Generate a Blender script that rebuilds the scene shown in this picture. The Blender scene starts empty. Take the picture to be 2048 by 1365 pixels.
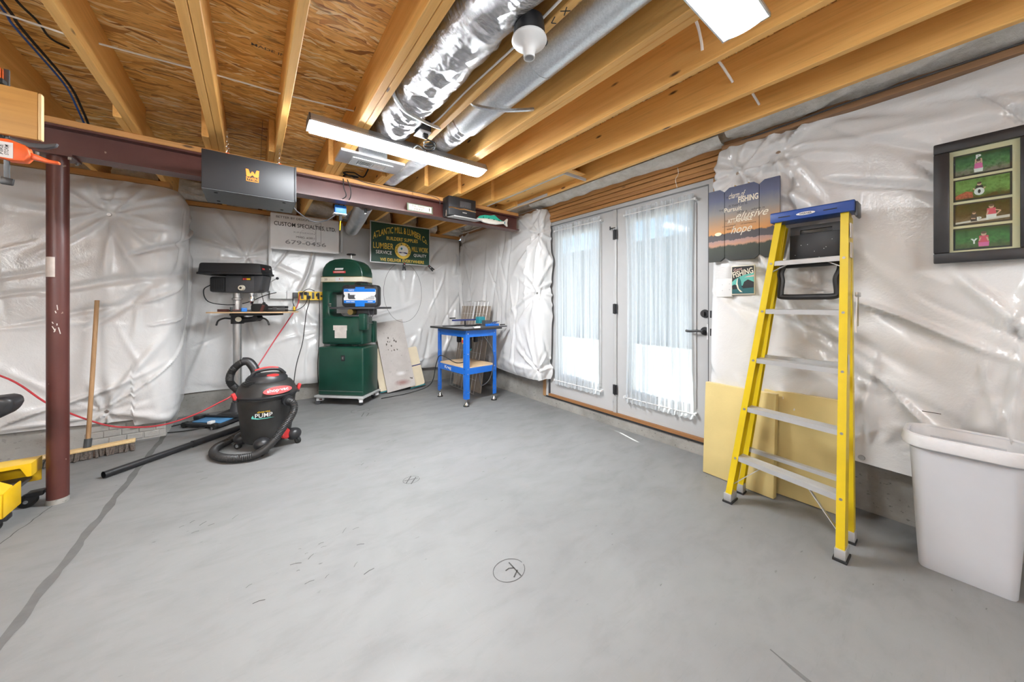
import bpy, bmesh, math, random
import numpy as np
from mathutils import Vector, Matrix

random.seed(7)
S = bpy.context.scene
COL = S.collection
R = math.radians

# ------------------------------------------------------------------ camera
YAW = 37.23
cam_d = bpy.data.cameras.new('camera')
cam_d.sensor_width = 36.0
cam_d.lens = 36.0 * 683.0 / 2048.0
cam_d.shift_y = -71.5 / 2048.0
cam_d.clip_start = 0.05
cam = bpy.data.objects.new('camera', cam_d)
COL.objects.link(cam)
cam.location = (0, 0, 1.2)
cam.rotation_euler = (R(90), 0, R(-YAW))
S.camera = cam

# ------------------------------------------------------------------ world, sun, exposure
S.view_settings.view_transform = 'Standard'
S.view_settings.look = 'None'
S.view_settings.gamma = 1.0
S.view_settings.use_curve_mapping = False
S.view_settings.exposure = -0.18
w = bpy.data.worlds.new('world'); S.world = w
w.use_nodes = True
nt = w.node_tree
bg = nt.nodes['Background']
sky = nt.nodes.new('ShaderNodeTexSky')
sky.sky_type = 'NISHITA'
sky.sun_disc = False
sky.sun_elevation = R(52)
sky.sun_rotation = R(20)
nt.links.new(sky.outputs[0], bg.inputs[0])
bg.inputs[1].default_value = 0.24
sun_d = bpy.data.lights.new('sun', 'SUN')
sun_d.energy = 32.0
sun_d.angle = R(0.5)
sun_d.color = (1.0, 0.96, 0.9)
sun = bpy.data.objects.new('sun', sun_d); COL.objects.link(sun)
SUNDIR = Vector((-0.21, -0.72, -0.85))
sun.rotation_euler = SUNDIR.to_track_quat('-Z', 'Y').to_euler()
sun.location = (8, 6, 9)

FILL_RADIANCE = 125.0          # radiance of the added out-of-view fill tubes
LED_W = 22.0        # watts of one ceiling fixture

# ------------------------------------------------------------------ material helpers
MATS = {}
def new_mat(name):
    m = bpy.data.materials.new(name); m.use_nodes = True
    MATS[name] = m
    t = m.node_tree
    return m, t, t.nodes['Principled BSDF']
def N(t, typ, **kw):
    n = t.nodes.new(typ)
    for k, v in kw.items():
        if k.startswith('i_'):
            key = k[2:]
            n.inputs[int(key) if key.isdigit() else key].default_value = v
        else: setattr(n, k, v)
    return n
def coords(t, scale=(1, 1, 1), rot=(0, 0, 0), rnd=False, out='Object'):
    tc = N(t, 'ShaderNodeTexCoord')
    mp = N(t, 'ShaderNodeMapping')
    mp.inputs['Scale'].default_value = scale
    mp.inputs['Rotation'].default_value = rot
    src = tc.outputs[out]
    if rnd:
        oi = N(t, 'ShaderNodeObjectInfo')
        mu = N(t, 'ShaderNodeMath', operation='MULTIPLY', i_1=37.0)
        t.links.new(oi.outputs['Random'], mu.inputs[0])
        va = N(t, 'ShaderNodeVectorMath', operation='ADD')
        t.links.new(src, va.inputs[0]); t.links.new(mu.outputs[0], va.inputs[1])
        src = va.outputs[0]
    t.links.new(src, mp.inputs[0])
    return mp.outputs[0]
def noise(t, vec, scale, detail=4, rough=0.55, dist=0.0):
    n = N(t, 'ShaderNodeTexNoise')
    n.inputs['Scale'].default_value = scale
    n.inputs['Detail'].default_value = detail
    n.inputs['Roughness'].default_value = rough
    n.inputs['Distortion'].default_value = dist
    t.links.new(vec, n.inputs['Vector'])
    return n.outputs['Fac']
def ramp(t, fac, stops, interp='LINEAR'):
    r = N(t, 'ShaderNodeValToRGB'); e = r.color_ramp
    e.interpolation = interp
    while len(e.elements) < len(stops): e.elements.new(0.5)
    for el, (p, c) in zip(e.elements, stops):
        el.position = p; el.color = (c[0], c[1], c[2], 1) if not isinstance(c, (int, float)) else (c, c, c, 1)
    t.links.new(fac, r.inputs[0])
    return r.outputs[0]
def mixc(t, a, b, fac, mode='MIX'):
    m = N(t, 'ShaderNodeMix', data_type='RGBA', blend_type=mode)
    for sock, v in ((m.inputs[0], fac), (m.inputs[6], a), (m.inputs[7], b)):
        if isinstance(v, (int, float)): sock.default_value = v
        elif isinstance(v, tuple): sock.default_value = (*v[:3], 1)
        else: t.links.new(v, sock)
    return m.outputs[2]
def bump(t, p, h, strength=0.3, dist=0.01):
    b = N(t, 'ShaderNodeBump'); b.inputs['Strength'].default_value = strength
    b.inputs['Distance'].default_value = dist
    t.links.new(h, b.inputs['Height']); t.links.new(b.outputs[0], p.inputs['Normal'])
def plain(name, col, rough=0.5, metal=0.0, var=0.06, vs=8.0, bmp=0.0, bs=60.0, coat=0.0):
    m, t, p = new_mat(name)
    v = coords(t)
    n = noise(t, v, vs, 5)
    lo = tuple(max(0, c * (1 - var)) for c in col); hi = tuple(min(1, c * (1 + var)) for c in col)
    c = ramp(t, n, [(0.3, lo), (0.7, hi)])
    t.links.new(c, p.inputs['Base Color'])
    p.inputs['Roughness'].default_value = rough
    p.inputs['Metallic'].default_value = metal
    if coat: p.inputs['Coat Weight'].default_value = coat
    if bmp: bump(t, p, noise(t, v, bs, 3), bmp, 0.004)
    return m
def wood(name, lo, hi, axis='y', grain=1.0, knots=True, rough=0.6):
    m, t, p = new_mat(name)
    sc = {'x': (0.35, 9, 9), 'y': (9, 0.35, 9), 'z': (9, 9, 0.35)}[axis]
    v = coords(t, sc, rnd=True)
    n1 = noise(t, v, 2.2 * grain, 6, 0.6, 0.6)
    n2 = noise(t, v, 9.0 * grain, 4, 0.6, 0.2)
    c = ramp(t, n1, [(0.3, lo), (0.7, hi)])
    c = mixc(t, c, tuple(x * 0.72 for x in lo), ramp(t, n2, [(0.52, 0.0), (0.75, 0.5)]))
    if knots:
        k = {'x': (2.2, 7, 7), 'y': (7, 2.2, 7), 'z': (7, 7, 2.2)}[axis]
        vo = N(t, 'ShaderNodeTexVoronoi'); vo.inputs['Scale'].default_value = 1.25
        t.links.new(coords(t, k, rnd=True), vo.inputs['Vector'])
        kn = ramp(t, vo.outputs['Distance'], [(0.05, 1.0), (0.10, 0.0)])
        c = mixc(t, c, (0.10, 0.045, 0.015), kn)
    t.links.new(c, p.inputs['Base Color'])
    p.inputs['Roughness'].default_value = rough
    bump(t, p, n2, 0.15, 0.003)
    return m

# ---- wood family
wood('joist_wood', (0.72, 0.37, 0.095), (0.86, 0.51, 0.165), 'y')
wood('plate_wood', (0.42, 0.19, 0.055), (0.58, 0.30, 0.10), 'x')
wood('header_wood', (0.36, 0.16, 0.05), (0.55, 0.28, 0.09), 'y')
wood('sill_wood', (0.20, 0.105, 0.05), (0.33, 0.18, 0.085), 'y')
wood('stud_wood', (0.30, 0.16, 0.07), (0.42, 0.24, 0.11), 'z')
wood('threshold_wood', (0.22, 0.095, 0.032), (0.32, 0.15, 0.055), 'y', knots=False)
wood('shelf_board_wood', (0.50, 0.26, 0.07), (0.60, 0.33, 0.10), 'x', knots=False, rough=0.45)
wood('board_edge_wood', (0.68, 0.47, 0.22), (0.78, 0.57, 0.30), 'z', knots=False)
wood('plywood', (0.60, 0.40, 0.22), (0.72, 0.52, 0.32), 'x', knots=False)
wood('broom_wood', (0.34, 0.19, 0.085), (0.47, 0.28, 0.14), 'z', knots=False)

def osb():
    m, t, p = new_mat('osb')
    # strands of random shade lying mostly along x, in two crossing layers
    cols = []
    for i, (rz, sc, s) in enumerate([(0.06, (1.4, 19, 3), 1.5), (-0.20, (1.7, 15, 3), 1.9), (0.36, (2.2, 13, 3), 1.6)]):
        v = coords(t, (1, 1, 1), (0, 0, rz))
        nz = N(t, 'ShaderNodeTexNoise'); nz.inputs['Scale'].default_value = 7
        t.links.new(v, nz.inputs['Vector'])
        ad = N(t, 'ShaderNodeMix', data_type='RGBA', blend_type='LINEAR_LIGHT')
        ad.inputs[0].default_value = 0.045
        t.links.new(v, ad.inputs[6]); t.links.new(nz.outputs['Color'], ad.inputs[7])
        mp = N(t, 'ShaderNodeMapping'); mp.inputs['Scale'].default_value = sc
        t.links.new(ad.outputs[2], mp.inputs[0])
        vo = N(t, 'ShaderNodeTexVoronoi'); vo.inputs['Scale'].default_value = s * 2.2
        t.links.new(mp.outputs[0], vo.inputs['Vector'])
        cols.append(vo.outputs['Color'])
    sep = [N(t, 'ShaderNodeSeparateColor') for _ in cols]
    for c, s_ in zip(cols, sep): t.links.new(c, s_.inputs[0])
    st = [(0.0, (0.30, 0.115, 0.02)), (0.10, (0.62, 0.29, 0.06)), (0.50, (0.84, 0.46, 0.115)), (0.82, (0.92, 0.57, 0.175)), (1.0, (0.96, 0.80, 0.46))]
    a = ramp(t, sep[0].outputs[0], st); b = ramp(t, sep[1].outputs[1], st); c3 = ramp(t, sep[2].outputs[0], st)
    k = ramp(t, sep[1].outputs[2], [(0.49, 0.0), (0.51, 1.0)])
    k2 = ramp(t, sep[2].outputs[2], [(0.70, 0.0), (0.72, 1.0)])
    c = mixc(t, mixc(t, a, b, k), c3, k2)
    fine = noise(t, coords(t, (3, 60, 3)), 3, 5, 0.7)
    c = mixc(t, c, (0.13, 0.06, 0.02), ramp(t, fine, [(0.50, 0.0), (0.72, 0.75)]))
    dark = noise(t, coords(t, (1.2, 3.5, 1)), 5, 4, 0.6)
    c = mixc(t, c, (0.11, 0.05, 0.018), ramp(t, dark, [(0.58, 0.0), (0.68, 0.55)]))
    t.links.new(c, p.inputs['Base Color'])
    p.inputs['Roughness'].default_value = 0.6
    bump(t, p, sep[0].outputs[1], 0.35, 0.004)
osb()

def concrete_floor():
    m, t, p = new_mat('floor_concrete')
    v = coords(t)
    big = noise(t, v, 0.9, 5, 0.6, 0.5)
    mid = noise(t, coords(t, (1, 2.2, 1), (0, 0, 0.6)), 3.5, 6, 0.65, 0.4)
    c = ramp(t, big, [(0.3, (0.172, 0.172, 0.172)), (0.7, (0.224, 0.224, 0.225))])
    c = mixc(t, c, (0.13, 0.129, 0.127), ramp(t, mid, [(0.50, 0.0), (0.74, 0.26)]))
    # trowel arcs: fine directional scratches
    sc = noise(t, coords(t, (2, 40, 1), (0, 0, 0.9)), 4, 3, 0.7, 0.8)
    c = mixc(t, c, (0.138, 0.137, 0.136), ramp(t, sc, [(0.62, 0.0), (0.76, 0.35)]))
    sc2 = noise(t, coords(t, (30, 2, 1), (0, 0, 0.5)), 5, 3, 0.7, 0.8)
    c = mixc(t, c, (0.262, 0.262, 0.264), ramp(t, sc2, [(0.64, 0.0), (0.78, 0.35)]))
    # small dark scuffs
    sp = noise(t, coords(t, (3, 9, 1), (0, 0, 0.4)), 6, 2, 0.5)
    zone = noise(t, v, 1.6, 2)
    mk = N(t, 'ShaderNodeMath', operation='MULTIPLY')
    t.links.new(ramp(t, sp, [(0.71, 0.0), (0.76, 0.8)]), mk.inputs[0])
    t.links.new(ramp(t, zone, [(0.50, 0.0), (0.60, 1.0)]), mk.inputs[1])
    c = mixc(t, c, (0.05, 0.049, 0.047), mk.outputs[0])
    wm = noise(t, v, 2.3, 3)
    c = mixc(t, c, (0.195, 0.184, 0.166), ramp(t, wm, [(0.62, 0.0), (0.75, 0.35)]))
    t.links.new(c, p.inputs['Base Color'])
    rr = ramp(t, mid, [(0.3, 0.48), (0.7, 0.7)])
    t.links.new(rr, p.inputs['Roughness'])
    bump(t, p, noise(t, v, 60, 5), 0.08, 0.003)
concrete_floor()

def concrete_wall(name, lo, hi, pits=0.6):
    m, t, p = new_mat(name)
    v = coords(t)
    c = ramp(t, noise(t, v, 3.0, 6, 0.65), [(0.3, lo), (0.7, hi)])
    pit = noise(t, coords(t, (1, 1, 1.6)), 38, 3, 0.5)
    c = mixc(t, c, tuple(x * 0.35 for x in lo), ramp(t, pit, [(0.64, 0.0), (0.70, pits)]))
    t.links.new(c, p.inputs['Base Color'])
    p.inputs['Roughness'].default_value = 0.85
    bump(t, p, pit, 0.4, 0.004)
concrete_wall('wall_concrete', (0.20, 0.19, 0.175), (0.36, 0.345, 0.32))
concrete_wall('pale_concrete', (0.33, 0.32, 0.30), (0.46, 0.445, 0.42), 0.3)

def plastic():
    m, t, p = new_mat('plastic_film')
    v = coords(t)
    c = ramp(t, noise(t, v, 2.2, 4, 0.5), [(0.3, (0.62, 0.612, 0.607)), (0.7, (0.72, 0.714, 0.71))])
    t.links.new(c, p.inputs['Base Color'])
    p.inputs['Roughness'].default_value = 0.21
    p.inputs['Specular IOR Level'].default_value = 0.6
    a = noise(t, coords(t, (1, 1, 1), (0.6, 0.6, 0.3)), 6, 5, 0.6, 0.5)
    f = noise(t, v, 110, 2, 0.5)
    mx = N(t, 'ShaderNodeMath', operation='MULTIPLY_ADD', i_1=0.10)
    t.links.new(f, mx.inputs[0]); t.links.new(a, mx.inputs[2])
    bump(t, p, mx.outputs[0], 0.32, 0.02)
plastic()

def foil():
    m, t, p = new_mat('foil')
    v = coords(t)
    p.inputs['Base Color'].default_value = (0.62, 0.62, 0.64, 1)
    p.inputs['Metallic'].default_value = 1.0
    p.inputs['Roughness'].default_value = 0.22
    a = noise(t, coords(t, (1.3, 7, 1.3)), 9, 6, 0.68, 0.7)
    bump(t, p, a, 0.9, 0.014)
foil()
def galv():
    m, t, p = new_mat('galvanised')
    v = coords(t)
    vo = N(t, 'ShaderNodeTexVoronoi'); vo.inputs['Scale'].default_value = 160
    t.links.new(v, vo.inputs['Vector'])
    s_ = N(t, 'ShaderNodeSeparateColor'); t.links.new(vo.outputs['Color'], s_.inputs[0])
    c = ramp(t, s_.outputs[0], [(0, (0.56, 0.58, 0.60)), (1, (0.68, 0.70, 0.72))])
    t.links.new(c, p.inputs['Base Color'])
    p.inputs['Metallic'].default_value = 0.9
    p.inputs['Roughness'].default_value = 0.36
galv()
def maroon():
    m, t, p = new_mat('maroon_steel')
    v = coords(t)
    c = ramp(t, noise(t, v, 3, 5), [(0.3, (0.068, 0.019, 0.015)), (0.7, (0.108, 0.034, 0.028))])
    chip = noise(t, v, 22, 3, 0.5)
    c = mixc(t, c, (0.30, 0.22, 0.17), ramp(t, chip, [(0.735, 0.0), (0.75, 0.9)]))
    t.links.new(c, p.inputs['Base Color'])
    p.inputs['Roughness'].default_value = 0.38
maroon()
def insul():
    m, t, p = new_mat('insulation')
    v = coords(t)
    c = ramp(t, noise(t, v, 9, 5, 0.7), [(0.3, (0.66, 0.64, 0.58)), (0.7, (0.92, 0.91, 0.87))])
    t.links.new(c, p.inputs['Base Color']); p.inputs['Roughness'].default_value = 0.95
    bump(t, p, noise(t, v, 30, 5, 0.7), 0.6, 0.02)
insul()
def curtain():
    m, t, p = new_mat('sheer_fabric')
    t.nodes.remove(p)
    out = t.nodes['Material Output']
    wv = noise(t, coords(t, (1, 160, 6)), 4, 3)
    band = noise(t, coords(t, (1, 34, .35)), 1.0, 3, 0.6)
    col = ramp(t, wv, [(0.3, (0.74, 0.79, 0.83)), (0.7, (0.88, 0.91, 0.93))])
    d = N(t, 'ShaderNodeBsdfDiffuse'); tr = N(t, 'ShaderNodeBsdfTranslucent'); tp = N(t, 'ShaderNodeBsdfTransparent')
    for n in (d, tr): t.links.new(col, n.inputs['Color'])
    m1 = N(t, 'ShaderNodeMixShader', i_0=0.55); t.links.new(d.outputs[0], m1.inputs[1]); t.links.new(tr.outputs[0], m1.inputs[2])
    m2 = N(t, 'ShaderNodeMixShader')
    t.links.new(ramp(t, band, [(0.38, 0.04), (0.53, 0.18), (0.62, 0.55)]), m2.inputs[0])
    t.links.new(m1.outputs[0], m2.inputs[1]); t.links.new(tp.outputs[0], m2.inputs[2])
    t.links.new(m2.outputs[0], out.inputs[0])
curtain()
def glass():
    m, t, p = new_mat('pane_glass')
    t.nodes.remove(p); out = t.nodes['Material Output']
    g = N(t, 'ShaderNodeBsdfGlossy'); g.inputs['Roughness'].default_value = 0.02
    tp = N(t, 'ShaderNodeBsdfTransparent'); tp.inputs[0].default_value = (0.93, 0.97, 0.96, 1)
    fr = N(t, 'ShaderNodeLayerWeight'); fr.inputs[0].default_value = 0.5
    mx = N(t, 'ShaderNodeMixShader'); t.links.new(ramp(t, fr.outputs['Facing'], [(0.0, 0.02), (0.7, 0.05), (1.0, 0.35)]), mx.inputs[0])
    t.links.new(tp.outputs[0], mx.inputs[1]); t.links.new(g.outputs[0], mx.inputs[2])
    t.links.new(mx.outputs[0], out.inputs[0])
glass()
def emit(name, col, st):
    m, t, p = new_mat(name)
    p.inputs['Base Color'].default_value = (0.9, 0.9, 0.9, 1)
    p.inputs['Emission Color'].default_value = (*col, 1)
    p.inputs['Emission Strength'].default_value = st
emit('led_diffuser', (0.93, 0.97, 1.0), 210.0)
emit('led_panel', (0.93, 0.97, 1.0), 16.0)
def sunset():
    # printed sunset picture, zones by height (object z) with noisy edges
    m, t, p = new_mat('sunset_print')
    tc = N(t, 'ShaderNodeTexCoord')
    sx = N(t, 'ShaderNodeSeparateXYZ'); t.links.new(tc.outputs['Object'], sx.inputs[0])
    nz = noise(t, coords(t, (14, 1, 8)), 1.5, 5, 0.7)
    ad = N(t, 'ShaderNodeMath', operation='MULTIPLY_ADD', i_1=0.055, i_2=-0.027)
    t.links.new(nz, ad.inputs[0])
    z = N(t, 'ShaderNodeMath', operation='ADD'); t.links.new(sx.outputs[2], z.inputs[0]); t.links.new(ad.outputs[0], z.inputs[1])
    sc = N(t, 'ShaderNodeMath', operation='DIVIDE', i_1=0.52); t.links.new(z.outputs[0], sc.inputs[0])
    c = ramp(t, sc.outputs[0], [(0.0, (0.012, 0.015, 0.012)), (0.19, (0.03, 0.038, 0.022)), (0.215, (0.50, 0.26, 0.17)),
                               (0.27, (0.36, 0.23, 0.21)), (0.275, (0.07, 0.06, 0.065)), (0.36, (0.065, 0.055, 0.06)),
                               (0.375, (0.62, 0.27, 0.07)), (0.50, (0.40, 0.24, 0.13)), (0.64, (0.23, 0.22, 0.21)),
                               (0.82, (0.095, 0.11, 0.19)), (1.0, (0.055, 0.065, 0.12))])
    t.links.new(c, p.inputs['Base Color']); p.inputs['Roughness'].default_value = 0.5
sunset()
def photo(name, top, mid, low):
    m, t, p = new_mat(name)
    tc = N(t, 'ShaderNodeTexCoord')
    sx = N(t, 'ShaderNodeSeparateXYZ'); t.links.new(tc.outputs['Object'], sx.inputs[0])
    nz = noise(t, coords(t, (1, 1, 1)), 22, 5, 0.65)
    ad = N(t, 'ShaderNodeMath', operation='MULTIPLY_ADD', i_1=0.09, i_2=-0.045); t.links.new(nz, ad.inputs[0])
    z = N(t, 'ShaderNodeMath', operation='ADD'); t.links.new(sx.outputs[2], z.inputs[0]); t.links.new(ad.outputs[0], z.inputs[1])
    sc = N(t, 'ShaderNodeMath', operation='DIVIDE', i_1=0.095); t.links.new(z.outputs[0], sc.inputs[0])
    c = ramp(t, sc.outputs[0], [(0.12, low), (0.42, mid), (0.85, top)])
    c = mixc(t, c, tuple(x * 0.4 for x in mid), ramp(t, noise(t, coords(t), 70, 4, 0.7), [(0.45, 0), (0.7, 0.8)]))
    t.links.new(c, p.inputs['Base Color']); p.inputs['Roughness'].default_value = 0.12
photo('photo_print_path', (0.02, 0.07, 0.03), (0.10, 0.22, 0.08), (0.20, 0.18, 0.15))
photo('photo_print_lawn', (0.14, 0.26, 0.08), (0.18, 0.33, 0.10), (0.10, 0.07, 0.03))
photo('photo_print_bank', (0.03, 0.05, 0.02), (0.07, 0.06, 0.03), (0.17, 0.13, 0.09))
photo('photo_print_bush', (0.03, 0.08, 0.03), (0.07, 0.20, 0.06), (0.09, 0.12, 0.05))

P = plain
P('white_paint', (0.43, 0.43, 0.43), 0.42, var=0.02)
P('white_plastic', (0.70, 0.70, 0.70), 0.4, var=0.02)
P('can_plastic', (0.53, 0.54, 0.57), 0.42, var=0.02)
P('liner_film', (0.64, 0.635, 0.645), 0.35, var=0.06, vs=20, bmp=0.6, bs=14)
P('black_plastic', (0.017, 0.017, 0.019), 0.42, var=0.3, vs=12)
P('vac_plastic', (0.023, 0.022, 0.021), 0.5, var=0.35, vs=9, bmp=0.05)
P('hose_plastic', (0.022, 0.021, 0.021), 0.45, var=0.2)
P('black_rubber', (0.014, 0.014, 0.014), 0.75, var=0.2)
P('black_metal', (0.013, 0.013, 0.015), 0.52, var=0.12)
P('grey_metal', (0.085, 0.09, 0.095), 0.4, 0.3, var=0.1)
P('dark_grey', (0.055, 0.055, 0.06), 0.5, var=0.15)
P('steel', (0.48, 0.47, 0.46), 0.3, 0.9, var=0.2, vs=5)
P('aluminium', (0.52, 0.52, 0.52), 0.36, 0.55, var=0.08)
P('chrome', (0.75, 0.75, 0.76), 0.15, 1.0, var=0.03)
P('red_plastic', (0.55, 0.035, 0.035), 0.4, var=0.1)
P('red_cord', (0.45, 0.018, 0.03), 0.45)
P('orange_plastic', (0.83, 0.13, 0.025), 0.4)
P('orange_print', (0.85, 0.22, 0.02), 0.5, var=0.02)
P('yellow_fibreglass', (0.60, 0.43, 0.004), 0.38, var=0.07, vs=6)
P('yellow_plastic', (0.80, 0.52, 0.01), 0.35, var=0.04)
P('yellow_metal', (0.82, 0.50, 0.01), 0.35, var=0.05)
P('foam_yellow', (0.60, 0.475, 0.205), 0.85, var=0.07, vs=4, bmp=0.1, bs=120)
P('foam_edge', (0.76, 0.62, 0.34), 0.85, var=0.05)
P('ladder_blue', (0.012, 0.055, 0.26), 0.4)
P('table_blue', (0.008, 0.125, 0.52), 0.36, var=0.08)
P('label_blue', (0.005, 0.16, 0.58), 0.4, var=0.03)
P('teal_tool', (0.02, 0.22, 0.27), 0.4, var=0.1)
P('green_enamel', (0.006, 0.047, 0.030), 0.3, var=0.18, vs=5, coat=0.2)
P('sign_green', (0.006, 0.040, 0.022), 0.4, var=0.1)
P('sign_gold', (0.70, 0.47, 0.06), 0.5, var=0.12, vs=30)
P('sign_white', (0.82, 0.82, 0.79), 0.5, var=0.02)
P('silver_sign', (0.76, 0.76, 0.76), 0.42, 0.2, var=0.03)
P('ink_black', (0.012, 0.012, 0.013), 0.6, var=0.02)
P('ink_grey', (0.28, 0.28, 0.29), 0.6, var=0.05)
P('faded_ink', (0.10, 0.085, 0.07), 0.8, var=0.3)
P('cream', (0.72, 0.66, 0.53), 0.5, var=0.04)
P('mat_cream', (0.68, 0.58, 0.38), 0.7, var=0.04)
P('paper_white', (0.70, 0.69, 0.68), 0.6, var=0.03)
P('paper_aged', (0.58, 0.52, 0.48), 0.6, var=0.12, vs=20)
P('cream_board', (0.68, 0.58, 0.42), 0.6, var=0.05)
P('teal_edge', (0.01, 0.13, 0.15), 0.5)
P('navy_edge', (0.02, 0.03, 0.13), 0.5)
P('brass', (0.45, 0.32, 0.12), 0.3, 0.9)
P('tile_board', (0.33, 0.28, 0.23), 0.6, var=0.12, vs=10)
P('bristle', (0.14, 0.115, 0.10), 0.9, var=0.5, vs=120)
P('fish_green', (0.03, 0.42, 0.30), 0.4, var=0.2, vs=30)
P('fish_white', (0.76, 0.73, 0.66), 0.4, var=0.06, vs=20)
P('plaque_green', (0.13, 0.16, 0.11), 0.6)
P('skin', (0.60, 0.36, 0.26), 0.5)
P('pink_cloth', (0.65, 0.13, 0.32), 0.5)
P('red_cloth', (0.60, 0.07, 0.12), 0.5)
P('dark_cloth', (0.03, 0.02, 0.02), 0.5)
P('hair', (0.09, 0.05, 0.03), 0.5)
P('flower_red', (0.40, 0.09, 0.04), 0.6, var=0.5, vs=150)
P('sign_teal', (0.10, 0.42, 0.36), 0.5, var=0.1)
P('deep_teal', (0.01, 0.10, 0.11), 0.5, var=0.2)
P('pale_pink', (0.68, 0.43, 0.38), 0.5)
P('sun_print', (0.92, 0.82, 0.55), 0.5, var=0.02)
P('wire_white', (0.88, 0.87, 0.84), 0.5)
P('wire_blue', (0.02, 0.09, 0.35), 0.4)
P('duct_grey', (0.55, 0.56, 0.57), 0.35, 0.8, var=0.1)
P('joint_grey', (0.112, 0.111, 0.109), 0.8, var=0.15, vs=14)
P('stain_grey', (0.33, 0.325, 0.33), 0.8, var=0.1)
P('charcoal_line', (0.05, 0.049, 0.047), 0.85, var=0.4, vs=40)
P('patio', (0.24, 0.24, 0.235), 0.9, var=0.06)
P('deck_wood', (0.30, 0.25, 0.20), 0.8, var=0.1)
P('fence_wood', (0.60, 0.60, 0.60), 0.8, var=0.1)

def board_stained():
    m, t, p = new_mat('stained_board')
    v = coords(t)
    c = ramp(t, noise(t, v, 5, 5), [(0.3, (0.44, 0.40, 0.375)), (0.7, (0.53, 0.49, 0.46))])
    c = mixc(t, c, (0.20, 0.18, 0.16), ramp(t, noise(t, coords(t, (1, 1, 1)), 26, 4, 0.7), [(0.60, 0.0), (0.72, 0.6)]))
    tc = N(t, 'ShaderNodeTexCoord')
    for (cx, cz, rx, rz, col) in ((0.215, 0.11, 0.13, 0.05, (0.26, 0.09, 0.075)), (0.20, 0.235, 0.085, 0.035, (0.78, 0.77, 0.76))):
        mp = N(t, 'ShaderNodeMapping', vector_type='POINT')
        mp.inputs['Location'].default_value = (-cx / rx, 0, -cz / rz); mp.inputs['Scale'].default_value = (1 / rx, 0, 1 / rz)
        t.links.new(tc.outputs['Object'], mp.inputs[0])
        ln = N(t, 'ShaderNodeVectorMath', operation='LENGTH'); t.links.new(mp.outputs[0], ln.inputs[0])
        c = mixc(t, c, col, ramp(t, ln.outputs['Value'], [(0.2, 0.75), (1.0, 0.0)]))
    t.links.new(c, p.inputs['Base Color']); p.inputs['Roughness'].default_value = 0.6
board_stained()

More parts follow.
